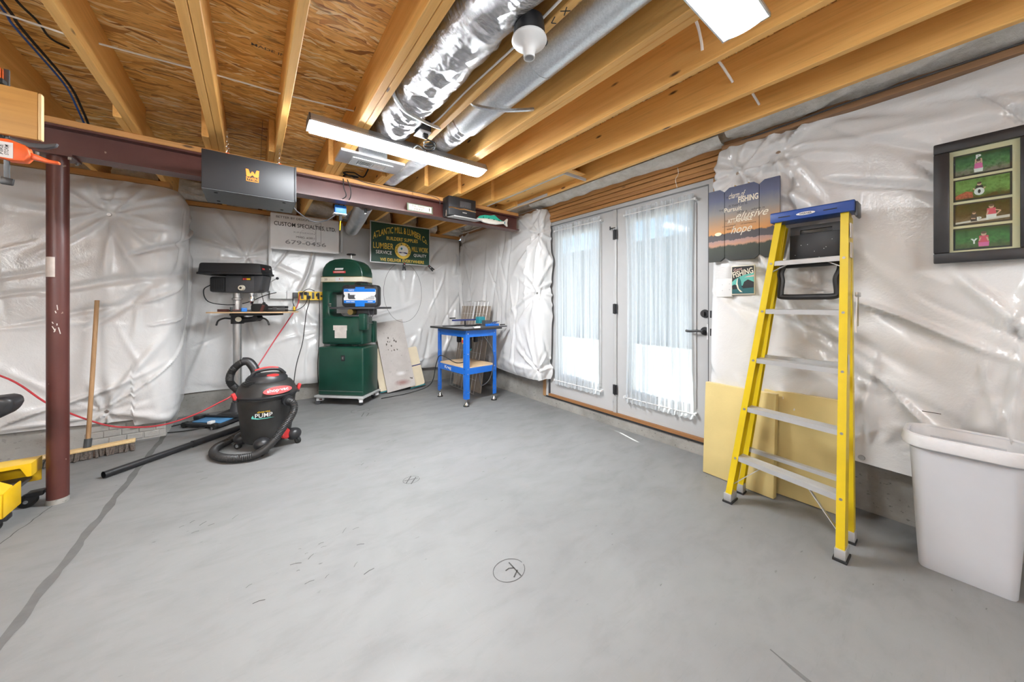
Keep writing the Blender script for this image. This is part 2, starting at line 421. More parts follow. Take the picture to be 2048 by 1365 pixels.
# ------------------------------------------------------------------ geometry helpers
def wl(o):
    v = Vector((0, 0, 0))
    while o is not None:
        v += o.location; o = o.parent
    return v
def catmull(pts, sub=6):
    pts = [Vector(p) for p in pts]
    if len(pts) < 3: return pts
    out = []
    q = [pts[0] * 2 - pts[1]] + pts + [pts[-1] * 2 - pts[-2]]
    for i in range(1, len(q) - 2):
        p0, p1, p2, p3 = q[i - 1], q[i], q[i + 1], q[i + 2]
        for k in range(sub):
            u = k / sub
            out.append(0.5 * ((2 * p1) + (p2 - p0) * u + (2 * p0 - 5 * p1 + 4 * p2 - p3) * u * u + (3 * p1 - p0 - 3 * p2 + p3) * u ** 3))
    out.append(pts[-1])
    return out
class G:
    def __init__(s): s.bm = bmesh.new()
    def box(s, x0, x1, y0, y1, z0, z1, M=None):
        r = bmesh.ops.create_cube(s.bm, size=1.0)
        for v in r['verts']:
            v.co = Vector((x0 + (v.co.x + .5) * (x1 - x0), y0 + (v.co.y + .5) * (y1 - y0), z0 + (v.co.z + .5) * (z1 - z0)))
            if M is not None: v.co = M @ v.co
        return s
    def beam(s, p0, p1, wu, wv, up=(0, 0, 1)):
        "box along p0-p1, width wu across and wv along up"
        p0, p1 = Vector(p0), Vector(p1); d = (p1 - p0).normalized()
        u = d.cross(Vector(up)).normalized(); v = u.cross(d).normalized()
        return s.sweep(p0, p1, [(-wu / 2, -wv / 2), (wu / 2, -wv / 2), (wu / 2, wv / 2), (-wu / 2, wv / 2)], u, v)
    def sweep(s, p0, p1, prof, u, v):
        p0, p1, u, v = Vector(p0), Vector(p1), Vector(u), Vector(v)
        a = [s.bm.verts.new(p0 + u * x + v * y) for x, y in prof]
        b = [s.bm.verts.new(p1 + u * x + v * y) for x, y in prof]
        n = len(prof)
        for i in range(n): s.bm.faces.new((a[i], a[(i + 1) % n], b[(i + 1) % n], b[i]))
        s.bm.faces.new(a[::-1]); s.bm.faces.new(b)
        return s
    def cyl(s, p0, p1, r0, r1=None, n=14, caps=True):
        r1 = r0 if r1 is None else r1
        p0, p1 = Vector(p0), Vector(p1); d = (p1 - p0).normalized()
        u = d.orthogonal().normalized(); v = d.cross(u)
        a = []; b = []
        for i in range(n):
            t = 2 * math.pi * i / n; e = u * math.cos(t) + v * math.sin(t)
            a.append(s.bm.verts.new(p0 + e * r0)); b.append(s.bm.verts.new(p1 + e * r1))
        for i in range(n): s.bm.faces.new((a[i], a[(i + 1) % n], b[(i + 1) % n], b[i]))
        if caps: s.bm.faces.new(a[::-1]); s.bm.faces.new(b)
        return s
    def tube(s, pts, r, n=8, sub=6, caps=True, rib=None, closed=False):
        "rib=(step, depth): corrugated"
        pts = catmull(pts, sub) if sub else [Vector(p) for p in pts]
        if rib:
            step, dep = rib; q = []; L = 0
            dense = []
            for i in range(len(pts) - 1):
                k = max(1, int((pts[i + 1] - pts[i]).length / (step / 2)))
                for j in range(k): dense.append(pts[i].lerp(pts[i + 1], j / k))
            dense.append(pts[-1]); pts = dense
        prev = None; rings = []
        m = len(pts)
        for i, p in enumerate(pts):
            d = (pts[min(i + 1, m - 1)] - pts[max(i - 1, 0)])
            if d.length < 1e-9: d = Vector((0, 0, 1))
            d.normalize()
            if prev is None: u = d.orthogonal().normalized()
            else:
                u = prev - d * prev.dot(d)
                u = u.normalized() if u.length > 1e-6 else d.orthogonal().normalized()
            prev = u; v = d.cross(u)
            rr = r(i / (m - 1)) if callable(r) else r
            if rib: rr = rr - (rib[1] if i % 2 else 0)
            rings.append([s.bm.verts.new(p + (u * math.cos(2 * math.pi * k / n) + v * math.sin(2 * math.pi * k / n)) * rr) for k in range(n)])
        for a, b in zip(rings, rings[1:]):
            for i in range(n): s.bm.faces.new((a[i], a[(i + 1) % n], b[(i + 1) % n], b[i]))
        if caps: s.bm.faces.new(rings[0][::-1]); s.bm.faces.new(rings[-1])
        return s
    def lathe(s, prof, n=24, c=(0, 0, 0), M=None, sx=1.0, sy=1.0):
        c = Vector(c); rings = []
        for r, z in prof:
            if r < 1e-5: rings.append([s.bm.verts.new((0, 0, z))])
            else: rings.append([s.bm.verts.new((r * sx * math.cos(2 * math.pi * i / n), r * sy * math.sin(2 * math.pi * i / n), z)) for i in range(n)])
        for a, b in zip(rings, rings[1:]):
            for i in range(n):
                j = (i + 1) % n
                if len(a) == 1 and len(b) == 1: continue
                if len(a) == 1: s.bm.faces.new((a[0], b[j], b[i]))
                elif len(b) == 1: s.bm.faces.new((a[i], a[j], b[0]))
                else: s.bm.faces.new((a[i], a[j], b[j], b[i]))
        for rg in rings:
            for v in rg: v.co = (M @ v.co if M is not None else v.co) + c
        return s
    def prism(s, poly, y0, y1, M=None):
        "polygon in xz extruded along y"
        a = [s.bm.verts.new((x, y0, z)) for x, z in poly]; b = [s.bm.verts.new((x, y1, z)) for x, z in poly]
        n = len(poly)
        fs = []
        for i in range(n): fs.append(s.bm.faces.new((a[i], a[(i + 1) % n], b[(i + 1) % n], b[i])))
        fs.append(s.bm.faces.new(a[::-1])); fs.append(s.bm.faces.new(b))
        if M is not None:
            for v in a + b: v.co = M @ v.co
        return s
    def sph(s, c, r, n=12, sx=1, sy=1, sz=1):
        q = bmesh.ops.create_uvsphere(s.bm, u_segments=n, v_segments=max(6, n // 2 + 2), radius=r)
        for v in q['verts']: v.co = Vector((v.co.x * sx, v.co.y * sy, v.co.z * sz)) + Vector(c)
        return s
    def out(s, name, mat, parent=None, bev=0.0, seg=2, smooth=False, world=False, ang=35):
        if bev > 0:
            s.bm.normal_update()
            ed = [e for e in s.bm.edges if len(e.link_faces) == 2 and e.calc_face_angle(0) > 0.5]
            bmesh.ops.bevel(s.bm, geom=ed, offset=bev, segments=seg, profile=0.5, affect='EDGES', clamp_overlap=True)
        bmesh.ops.recalc_face_normals(s.bm, faces=s.bm.faces[:])
        me = bpy.data.meshes.new(name)
        if world and parent is not None:
            bmesh.ops.translate(s.bm, verts=s.bm.verts[:], vec=-wl(parent))
        s.bm.to_mesh(me); s.bm.free()
        if smooth or bev > 0:
            for p_ in me.polygons: p_.use_smooth = True
            me.set_sharp_from_angle(angle=R(ang))
        me.materials.append(MATS[mat])
        o = bpy.data.objects.new(name, me); COL.objects.link(o)
        if parent is not None: o.parent = parent
        return o
def rrect(x0, x1, z0, z1, r, k=5):
    pts = []
    for cx, cz, a0 in ((x1 - r, z1 - r, 0), (x0 + r, z1 - r, 90), (x0 + r, z0 + r, 180), (x1 - r, z0 + r, 270)):
        for i in range(k + 1):
            a = R(a0 + 90 * i / k); pts.append((cx + r * math.cos(a), cz + r * math.sin(a)))
    return pts
def oval(cx, cz, rx, rz, n=24): return [(cx + rx * math.cos(2 * math.pi * i / n), cz + rz * math.sin(2 * math.pi * i / n)) for i in range(n)]
def tag(o, label=None, cat=None, group=None, kind=None):
    if label: o['label'] = label
    if cat: o['category'] = cat
    if group: o['group'] = group
    if kind: o['kind'] = kind
    return o
def thing(name, label, cat, loc=(0, 0, 0), rz=0, group=None):
    o = bpy.data.objects.new(name, None); COL.objects.link(o)
    o.empty_display_size = 0.1
    o.location = loc; o.rotation_euler = (0, 0, R(rz))
    return tag(o, label, cat, group)
def struct(o): o['kind'] = 'structure'; return o
def txt(s, parent, mat, cx, cz, w, h, y, bold=0.0, shear=0.0, arc=0.0, name='lettering', space=1.0, tilt=0.0, depth=0.0008):
    "flat lettering in local xz, centred at cx,cz and fitted to w x h, facing -y"
    cu = bpy.data.curves.new(name, 'FONT'); cu.body = s; cu.size = 1.0; cu.space_character = space
    cu.offset = bold; cu.shear = shear; cu.resolution_u = 3; cu.extrude = 0.0
    tmp = bpy.data.objects.new('tmp_text', cu); COL.objects.link(tmp)
    dg = bpy.context.evaluated_depsgraph_get()
    me = bpy.data.meshes.new_from_object(tmp.evaluated_get(dg))
    bpy.data.objects.remove(tmp); bpy.data.curves.remove(cu)
    co = np.zeros(len(me.vertices) * 3); me.vertices.foreach_get('co', co); co = co.reshape(-1, 3)
    mn, mx = co.min(0), co.max(0)
    x = (co[:, 0] - mn[0]) / max(1e-6, mx[0] - mn[0]) - .5
    z = (co[:, 1] - mn[1]) / max(1e-6, mx[1] - mn[1]) - .5
    X = x * w; Z = z * h - arc * (2 * x) ** 2
    if tilt:
        c_, s_ = math.cos(tilt), math.sin(tilt); X, Z = X * c_ - Z * s_, X * s_ + Z * c_
    out = np.stack([X + cx, np.full(len(X), y), Z + cz], 1)
    me.vertices.foreach_set('co', out.ravel()); me.materials.clear(); me.materials.append(MATS[mat])
    me.name = name; me.update()
    o = bpy.data.objects.new(name, me); COL.objects.link(o); o.parent = parent
    return o
def flat(name, poly, mat, parent, y0, y1, world=False):
    return G().prism(poly, y0, y1).out(name, mat, parent, world=world)
def copy_tree(o, parent=None):
    c = o.copy(); COL.objects.link(c); c.parent = parent
    for ch in list(o.children): copy_tree(ch, c)
    return c

# =================================================================== THE SETTING
XW, YB, XL, YF = 2.85, 5.08, -3.6, -3.0        # concrete faces: right, back, left, front
JB, CZ = 2.322, 2.557                          # joist undersides, deck underside
# ---- floor
floor = struct(G().box(XL - .2, XW + .25, YF - .2, YB + .2, -.12, 0).out('floor', 'floor_concrete'))
def ribbon(name, pts, widths, mat, parent, z=0.0015):
    g = G(); pts = [Vector((p[0], p[1], z)) for p in pts]; L = []; Rr = []
    for i, p in enumerate(pts):
        d = (pts[min(i + 1, len(pts) - 1)] - pts[max(0, i - 1)]).normalized(); nrm = Vector((-d.y, d.x, 0))
        wd = widths[i] if isinstance(widths, (list, tuple)) else widths
        L.append(g.bm.verts.new(p + nrm * wd / 2)); Rr.append(g.bm.verts.new(p - nrm * wd / 2))
    for i in range(len(pts) - 1): g.bm.faces.new((L[i], L[i + 1], Rr[i + 1], Rr[i]))
    return g.out(name, mat, parent)
rj = random.Random(3)
pts = []; wd = []
for i in range(70):
    k = i / 69; y = 1.2 + k * 3.23
    pts.append((-0.735 + 0.09 * k + rj.uniform(-.0015, .0015) + .004 * math.sin(i * .7), y)); wd.append(0.036 + .006 * math.sin(i * 1.3) + rj.uniform(-.003, .004))
ribbon('filled_saw_cut', pts, wd, 'joint_grey', floor)
pts = [(1.435 - .06 * k - .02 * math.sin(k * 3), 0.403 - .5 * k) for k in [i / 20 for i in range(21)]]
ribbon('filled_saw_cut', pts, [0.004 + .022 * min(1, i / 8) + rj.uniform(-.002, .003) for i in range(21)], 'joint_grey', floor)
ribbon('hairline_crack', [(-.95 - .14 * k + rj.uniform(-.006, .006), 3.28 - .8 * k) for k in [i / 24 for i in range(25)]], 0.004, 'charcoal_line', floor)
# circled pencil letters on the slab
def mark(cx, cy, r, strokes, rot=0, wdt=.004):
    c, s_ = math.cos(rot), math.sin(rot)
    def T(p): return (cx + p[0] * c - p[1] * s_, cy + p[0] * s_ + p[1] * c)
    if r: ribbon('pencil_circle', [T((r * math.cos(a / 30 * 6.3), r * .86 * math.sin(a / 30 * 6.3))) for a in range(30)], wdt * .75, 'charcoal_line', floor, .001)
    for st in strokes: ribbon('pencil_stroke', [T(p) for p in st], wdt * 1.6, 'charcoal_line', floor, .0013)
mark(.925, 1.239, .075, [[(.026, .037), (.024, -.01), (.022, -.059)], [(-.016, .005), (.005, .008), (.027, -.005)], [(.030, -.023), (-.008, -.047)]], 0)
mark(.868, 2.286, .055, [[(-.046, -.027), (.018, .051)], [(-.022, -.054), (.04, .016)], [(-.046, .013), (.046, -.005)]], 0)
mark(.99, 3.95, .0, [[(-.056, -.044), (.001, .085), (.041, .032), (-.009, -.059), (.057, -.045)]], 0)
mark(.98, 4.14, .10, [[(-.04, 0), (.05, .01)]], .1)
for cx, cy, n in ((.18, 1.75, 9), (.35, 1.95, 7), (-.18, 2.5, 6), (.62, 2.75, 5), (.9, 3.0, 6), (1.45, 2.2, 3), (.05, 1.3, 5), (-.25, 3.3, 4)):
    for k in range(n):
        x, y, a, l = cx + rj.gauss(0, .10), cy + rj.gauss(0, .07), rj.uniform(-.4, 1.0), rj.uniform(.01, .05)
        ribbon('scuff_mark', [(x, y), (x + l * .5 * math.cos(a), y + l * .5 * math.sin(a) + .004), (x + l * math.cos(a), y + l * math.sin(a))], rj.uniform(.0015, .004), 'charcoal_line', floor, .001)

# ---- foundation walls
wall_back = struct(G().box(-.635, XW + .2, YB, YB + .18, 0, 2.285).out('wall_back', 'wall_concrete'))
G().box(XL - .2, -.635, 4.43, YB + .18, 0, 2.285).out('foundation_offset', 'pale_concrete', wall_back)
tw = .098; th_ = .05
brick_me = None
for r_ in range(4):
    for c_ in range(5):
        x0 = -1.085 + c_ * (tw + .006) - (r_ % 2) * .03; x1 = min(x0 + tw, -.64)
        if x1 - x0 < .03: continue
        z0 = .015 + r_ * (th_ + .006)
        G().box(x0, x1, 4.424, 4.431, z0, z0 + th_).out('brick', 'pale_concrete', wall_back, bev=.003, seg=1)
wall_right = G()
DY0, DY1, DZ0, DZ1 = 1.16, 3.053, .095, 2.184
wall_right.box(XW, XW + .2, YF - .2, DY0, 0, 2.36).box(XW, XW + .2, DY1, YB, 0, 2.36).box(XW, XW + .2, DY0, DY1, 0, DZ0).box(XW, XW + .2, DY0, DY1, DZ1, 2.36)
wall_right = struct(wall_right.out('wall_right', 'wall_concrete'))
wall_left = struct(G().box(XL - .18, XL, YF - .2, YB, 0, 2.5).out('wall_left', 'plastic_film'))
wall_front = struct(G().box(XL, XW + .2, YF - .18, YF, 0, 2.5).out('wall_front', 'plastic_film'))

# wall plates and exposed framing (world coordinates, walls sit at the origin)
G().box(XL, -.60, 4.37, 4.52, 2.275, JB).out('sill_plate', 'plate_wood', wall_back, bev=.003, seg=1)
G().box(-.60, 2.72, 4.99, 5.12, 2.275, JB).out('sill_plate', 'plate_wood', wall_back, bev=.003, seg=1)
zz = [2.186, 2.222, 2.258, 2.304, 2.341, 2.392]
for i in range(5):
    off = (0, .012, .004, .014, .03)[i]
    G().box(2.83 - off, 2.95, 1.05, 3.10, zz[i] + .003, zz[i + 1] - .001).out('header_plank', 'header_wood', wall_right, bev=.003, seg=1)
G().box(2.70, 2.95, YF, 1.05, 2.318, 2.352).out('sill_plate', 'sill_wood', wall_right, bev=.003, seg=1)
G().box(2.74, 2.95, YF, 1.05, 2.354, 2.390).out('sill_plate', 'sill_wood', wall_right, bev=.003, seg=1)
G().box(2.70, 2.95, 3.10, 5.0, 2.318, 2.352).out('sill_plate', 'sill_wood', wall_right, bev=.003, seg=1)
G().box(2.83, 2.90, 3.053, 3.10, .10, 2.36).out('jack_stud', 'stud_wood', wall_right, bev=.003, seg=1)
G().box(2.83, 2.90, 1.112, 1.16, .10, 2.18).out('jack_stud', 'stud_wood', wall_right, bev=.003, seg=1)
tag_c = G().tube([(2.80, 1.42, 2.34), (2.79, 1.41, 2.28), (2.785, 1.43, 2.24), (2.79, 1.42, 2.17)], .002, 5).out('loose_wire', 'wire_white', wall_right, smooth=True)

# ---- polythene sheets: a plan path with folds pulled to the fasteners
def poly_path(pts, step):
    pts = [Vector((p[0], p[1], 0)) for p in catmull([(p[0], p[1], 0) for p in pts], 8)]
    out = [pts[0]]; acc = 0
    seg = [(a, b, (b - a).length) for a, b in zip(pts, pts[1:]) if (b - a).length > 1e-6]
    L = sum(s_[2] for s_ in seg); n = int(L / step); 
    cum = [0]
    for s_ in seg: cum.append(cum[-1] + s_[2])
    res = []; j = 0
    for i in range(n + 1):
        d = L * i / n
        while j < len(seg) - 1 and d > cum[j + 1]: j += 1
        a, b, l = seg[j]; res.append(a.lerp(b, (d - cum[j]) / l))
    return res, L
def sheet(name, path, zb, zt, pins, parent, seed, nfold=60, step=.014, side=1, drape=.5, amp=1.0, ang=(-.9, .9)):
    rs = np.random.RandomState(seed)
    pl, L = poly_path(path, step)
    ns = len(pl); P2 = np.array([(p.x, p.y) for p in pl])
    T = np.gradient(P2, axis=0); T /= np.linalg.norm(T, axis=1)[:, None] + 1e-9
    Nn = np.stack([T[:, 1], -T[:, 0]], 1) * side
    for _ in range(6): Nn[1:-1] = (Nn[:-2] + Nn[1:-1] * 2 + Nn[2:]) / 4
    Nn /= np.linalg.norm(Nn, axis=1)[:, None] + 1e-9
    s = np.linspace(0, L, ns)
    zbv = np.array([zb(x) if callable(zb) else zb for x in s]); ztv = np.array([zt] * ns)
    nz = int((zt - zbv.min()) / step) + 1
    v = np.linspace(0, 1, nz)
    Z = zbv[:, None] + (ztv - zbv)[:, None] * v[None]
    Sg = np.repeat(s[:, None], nz, 1)
    D = np.zeros_like(Z)
    for _ in range(14):
        kx, kz = rs.normal(0, 2.2), rs.normal(0, 1.4)
        D += .009 * amp * np.sin(kx * Sg + kz * Z + rs.uniform(0, 6.3))
    def fold(s0, z0, th, ln, wd, am, grow):
        dx, dz = math.cos(th), math.sin(th)
        t = (Sg - s0) * dx + (Z - z0) * dz
        q = -(Sg - s0) * dz + (Z - z0) * dx
        q = q + .02 * np.sin(t * 6 + th * 9)
        wv = wd * (.35 + grow * np.clip(t / ln, 0, 1))
        tp = np.clip(t / (.12 * ln), 0, 1) * np.clip((ln - t) / (.55 * ln), 0, 1)
        return am * np.exp(-(q / wv) ** 2) * tp
    for (ps, pz) in pins:
        r = np.hypot(Sg - ps, Z - pz)
        D -= .045 * np.exp(-(r / .16) ** 2)
        th = rs.uniform(0, 6.3)
        for k in range(15):
            th += 6.283 / 15 * rs.uniform(.6, 1.4)
            D += fold(ps, pz, th, rs.uniform(.25, .95), rs.uniform(.016, .04), rs.uniform(.008, .028) * amp, 1.3)
    for k in range(nfold):
        s0, z0 = rs.uniform(0, L), rs.uniform(np.min(zbv), zt)
        th = rs.uniform(*ang) if rs.rand() > drape else (-1.57 + rs.normal(0, .22))
        D += fold(s0, z0, th, rs.uniform(.3, 1.3), rs.uniform(.012, .05), rs.normal(0, 1) * .016 * amp, .8)
    D -= .03 * np.clip((.06 - (ztv[:, None] - Z)) / .06, 0, 1)
    bot = np.clip((.12 - (Z - zbv[:, None])) / .12, 0, 1)
    D -= .045 * bot ** 2
    D = np.clip(D, -.055, .065)
    X = P2[:, 0][:, None] + Nn[:, 0][:, None] * D; Y = P2[:, 1][:, None] + Nn[:, 1][:, None] * D
    V = np.stack([X, Y, Z], -1).reshape(-1, 3)
    idx = np.arange(ns * nz).reshape(ns, nz)
    F = np.stack([idx[:-1, :-1], idx[1:, :-1], idx[1:, 1:], idx[:-1, 1:]], -1).reshape(-1, 4)
    me = bpy.data.meshes.new(name); me.from_pydata(V.tolist(), [], F.tolist())
    me.polygons.foreach_set('use_smooth', [True] * len(F)); me.materials.append(MATS['plastic_film'])
    o = bpy.data.objects.new(name, me); COL.objects.link(o); o.parent = parent
    for (ps, pz) in pins:
        i = int(np.clip(ps / L * (ns - 1), 0, ns - 1)); j = int(np.clip((pz - zbv[i]) / (zt - zbv[i]) * (nz - 1), 0, nz - 1))
        c = Vector(V[idx[i, j]]); n_ = Vector((Nn[i, 0], Nn[i, 1], 0))
        G().cyl(c - n_ * .004, c + n_ * .007, .017, .013, 12).out('fastener', 'steel', parent, smooth=True)
    return o
# back: left offset (nearer) then recessed length
def zb_left(s): return .21 + .03 * math.sin(s * 1.3) - (.05 if s > 2.75 else 0)
sheet('plastic_sheet', [(-3.58, 4.36), (-2.4, 4.35), (-1.2, 4.34), (-.80, 4.33), (-.62, 4.37), (-.545, 4.50), (-.535, 4.75), (-.55, 4.98)], zb_left, 2.272,
      [(2.61, 1.985), (2.60, .30), (1.2, 1.2)], wall_back, 11, nfold=70, drape=.25, amp=1.25, ang=(-.1, .75))
sheet('plastic_sheet', [(-.60, 5.0), (.2, 5.0), (1.2, 4.985), (2.2, 4.98), (2.68, 4.97)], lambda s: .23 + .02 * math.sin(s * 3 + 1), 2.27,
      [(.55, 1.75), (2.35, .33), (1.4, .9)], wall_back, 23, nfold=90, drape=.6, amp=1.1, ang=(.2, 1.3))
# right wall, far side of the door
def zb_far(s): return .30 + .04 * math.sin(s * 2.2 + .4) + (.06 if s > 1.5 else .04) * max(0, (s - 1.2))
sheet('plastic_sheet', [(2.70, 4.96), (2.69, 4.3), (2.685, 3.6), (2.665, 3.15), (2.66, 3.0), (2.72, 2.955), (2.83, 2.95)], zb_far, 2.335,
      [(.03, 2.2), (1.93, 2.05), (1.93, 1.35), (1.93, .44)], wall_right, 5, nfold=60, drape=.8, amp=1.2, ang=(.3, 1.4))
# right wall, near side of the door
sheet('plastic_sheet', [(2.84, 1.085), (2.76, 1.09), (2.70, 1.06), (2.69, .95), (2.70, .5), (2.70, -.3), (2.69, -1.5), (2.70, -2.95)], lambda s: .31 + .012 * math.sin(s * 4), 2.318,
      [(.27, 2.13), (.50, 2.20), (.87, .335), (1.75, 2.12), (2.6, 1.0)], wall_right, 31, nfold=200, drape=.3, amp=1.45, ang=(-1.1, -.35))
# torn slit in the near sheet
G().box(2.676, 2.682, .06, .12, .667, .6695).out('sheet_tear', 'charcoal_line', wall_right)

# ---- ceiling
ceiling = struct(G().box(XL, XW + .2, YF, YB + .18, CZ + .02, CZ + .10).out('ceiling', 'sill_wood'))
y = YF; row = 0
while y < YB + .1:
    x = XL - (1.22 if row % 2 else 0.3)
    while x < XW:
        x0, x1 = max(x, XL) + .0015, min(x + 2.44, XW + .15) - .0015
        y1 = min(y + 1.22, YB + .15)
        if x1 - x0 > .05: G().box(x0, x1, y + .0015, y1 - .0015, CZ, CZ + .018).out('osb_panel', 'osb', ceiling)
        x += 2.44
    y += 1.22; row += 1
jx = [(-3.30, 1), (-2.87, 1), (-2.44, 1), (-2.00, 1), (-1.58, 1), (-1.03, 1), (-.622, 1), (-.231, 2), (.132, 1), (.518, 2), (.930, 1), (1.320, 2), (1.672, 1), (2.072, 1), (2.392, 1)]
for x, n in jx:
    for k in range(n):
        a = x + k * .0395
        G().box(a, a + .038, YF + .01, 3.40, JB, CZ).out('joist', 'joist_wood', ceiling, bev=.003, seg=1)
    G().box(x - .0385, x - .0005, 3.04, 5.07, JB, CZ).out('joist', 'joist_wood', ceiling, bev=.003, seg=1)
# solid blocking over the beam and a rim against the back wall
G().box(XL, XW, 5.07, 5.11, JB, CZ).out('rim_board', 'sill_wood', ceiling)
# panning sheet between the last two joists
G().box(2.115, 2.39, 2.05, 3.24, JB + .055, JB + .065).out('panning_sheet', 'joist_wood', ceiling)
G().box(2.108, 2.118, 2.05, 3.24, JB - .006, JB + .02).out('panning_flange', 'white_paint', ceiling)
G().box(2.385, 2.394, 2.55, 3.24, JB - .008, JB + .02).out('panning_flange', 'white_paint', ceiling)
G().box(2.115, 2.39, 2.042, 2.052, JB - .004, JB + .02).out('panning_flange', 'white_paint', ceiling)
# insulation
def batt(name, o0, u, v, nu, nv, nrm, seed, amp, parent):
    rs = random.Random(seed); g = G(); o0, u, v, nrm = Vector(o0), Vector(u), Vector(v), Vector(nrm)
    ph = [(rs.uniform(2, 14), rs.uniform(2, 14), rs.uniform(0, 6.3)) for _ in range(8)]
    gr = []
    for i in range(nu + 1):
        rw = []
        for j in range(nv + 1):
            a, b = i / nu, j / nv
            d = sum(math.sin(p[0] * a * u.length * 2 + p[1] * b * v.length * 6 + p[2]) for p in ph) / 8
            e = math.sin(math.pi * b) ** .5
            rw.append(g.bm.verts.new(o0 + u * a + v * b + nrm * (amp * (.6 + d) * e)))
        gr.append(rw)
    for i in range(nu):
        for j in range(nv): g.bm.faces.new((gr[i][j], gr[i + 1][j], gr[i + 1][j + 1], gr[i][j + 1]))
    return g.out(name, 'insulation', parent, smooth=True, ang=80)
ed = [-3.26, -2.83, -2.40, -1.96, -1.54, -.99, -.66, -.27, .094, .48, .892, 1.28, 1.634, 2.034, 2.354, 2.85]
for i in range(len(ed) - 1):
    x0, x1 = ed[i] + .003, ed[i + 1] - .042
    yy = 4.56 if x1 < -.6 else 5.06
    batt('insulation_batt', (x0, yy, JB), (x1 - x0, 0, 0), (0, 0, CZ - JB), 10, 8, (0, -1, 0), 40 + i, .09, ceiling)
batt('insulation_batt', (2.80, YF, 2.40), (0, 8.0, 0), (-.04, 0, .15), 160, 10, (-1, 0, -.25), 77, .11, ceiling)
batt('insulation_batt', (2.86, 1.05, 2.39), (0, 2.1, 0), (-.22, 0, .02), 60, 8, (0, 0, -1), 78, .035, ceiling)
batt('insulation_batt', (2.84, YF, 2.395), (0, 4.0, 0), (-.30, 0, .05), 110, 8, (0, 0, -1), 79, .05, ceiling)

# ---- french door
def door_leaf(name, y0, y1, gy0, gy1):
    d = struct(bpy.data.objects.new(name, None)); COL.objects.link(d); d.location = (2.872, (y0 + y1) / 2, .135)
    z0, z1, gz0, gz1 = .137, 2.148, .36, 2.03
    g = G().box(2.872, 2.915, y0, gy0, z0, z1).box(2.872, 2.915, gy1, y1, z0, z1).box(2.872, 2.915, gy0, gy1, z0, gz0).box(2.872, 2.915, gy0, gy1, gz1, z1)
    g.out('stile_and_rail', 'white_paint', d, world=True)
    b = .03
    g = G().box(2.862, 2.925, gy0 - .005, gy0 + b, gz0 + b, gz1 - b).box(2.862, 2.925, gy1 - b, gy1 + .005, gz0 + b, gz1 - b).box(2.862, 2.925, gy0 - .005, gy1 + .005, gz0 - .005, gz0 + b).box(2.862, 2.925, gy0 - .005, gy1 + .005, gz1 - b, gz1 + .005)
    g.out('glazing_bead', 'white_paint', d, world=True)
    G().box(2.892, 2.896, gy0 + .02, gy1 - .02, gz0 + .02, gz1 - .02).out('pane', 'pane_glass', d, world=True)
    return d
d1 = door_leaf('door_1', 2.082, 3.018, 2.25, 2.885)
d2 = door_leaf('door_2', 1.195, 2.070, 1.305, 1.945)
trim = struct(bpy.data.objects.new('trim_1', None)); COL.objects.link(trim); trim.location = (2.85, 2.1, .095)
G().box(2.842, 3.0, 3.018, 3.053, .111, 2.149).out('jamb', 'white_paint', trim, world=True)
G().box(2.842, 3.0, 1.16, 1.195, .111, 2.149).out('jamb', 'white_paint', trim, world=True)
G().box(2.842, 3.0, 1.16, 3.053, 2.150, DZ1).out('head_jamb', 'white_paint', trim, world=True)
G().box(2.846, 2.90, 3.008, 3.02, .14, 2.15).box(2.846, 2.90, 1.193, 1.203, .14, 2.15).out('weather_strip', 'dark_grey', trim, world=True)
G().box(2.846, 3.02, 1.195, 3.018, .108, .136).out('threshold', 'threshold_wood', trim, world=True)
G().box(2.842, 3.02, 1.16, 3.053, .094, .110).out('sill_pan', 'black_rubber', trim, world=True)
G().box(2.857, 2.872, 2.058, 2.098, .137, 2.148).out('astragal', 'white_paint', d1, world=True, bev=.003)
for z in (.365, 1.165, 1.90):
    g = G().cyl((2.853, 2.076, z - .05), (2.853, 2.076, z + .05), .009, n=10).box(2.856, 2.862, 2.05, 2.10, z - .048, z + .048)
    g.out('hinge', 'black_metal', d2, world=True)
G().box(2.85, 2.86, 2.07, 2.13, 1.965, 1.972).cyl((2.84, 2.12, 1.95), (2.84, 2.12, 1.985), .006).out('door_stop', 'black_metal', d2, world=True)
G().cyl((2.872, 1.236, 1.133), (2.858, 1.236, 1.133), .034, .031, 20).box(2.842, 2.86, 1.230, 1.242, 1.117, 1.149).out('deadbolt', 'black_metal', d2, world=True, smooth=True)
h = G().cyl((2.872, 1.236, .994), (2.860, 1.236, .994), .034, .031, 20).cyl((2.86, 1.236, .994), (2.825, 1.236, .994), .011).tube([(2.825, 1.232, .994), (2.822, 1.28, .995), (2.822, 1.33, .990), (2.826, 1.365, .992)], .0095, 8)
h.out('lever_handle', 'black_metal', d2, world=True, smooth=True)
G().box(2.855, 2.872, 1.196, 1.215, .93, 1.05).out('latch_plate', 'white_plastic', d2, world=True)
for z in (.99, 1.13): G().box(2.838, 2.846, 1.168, 1.186, z - .028, z + .028).out('strike_plate', 'black_metal', trim, world=True)

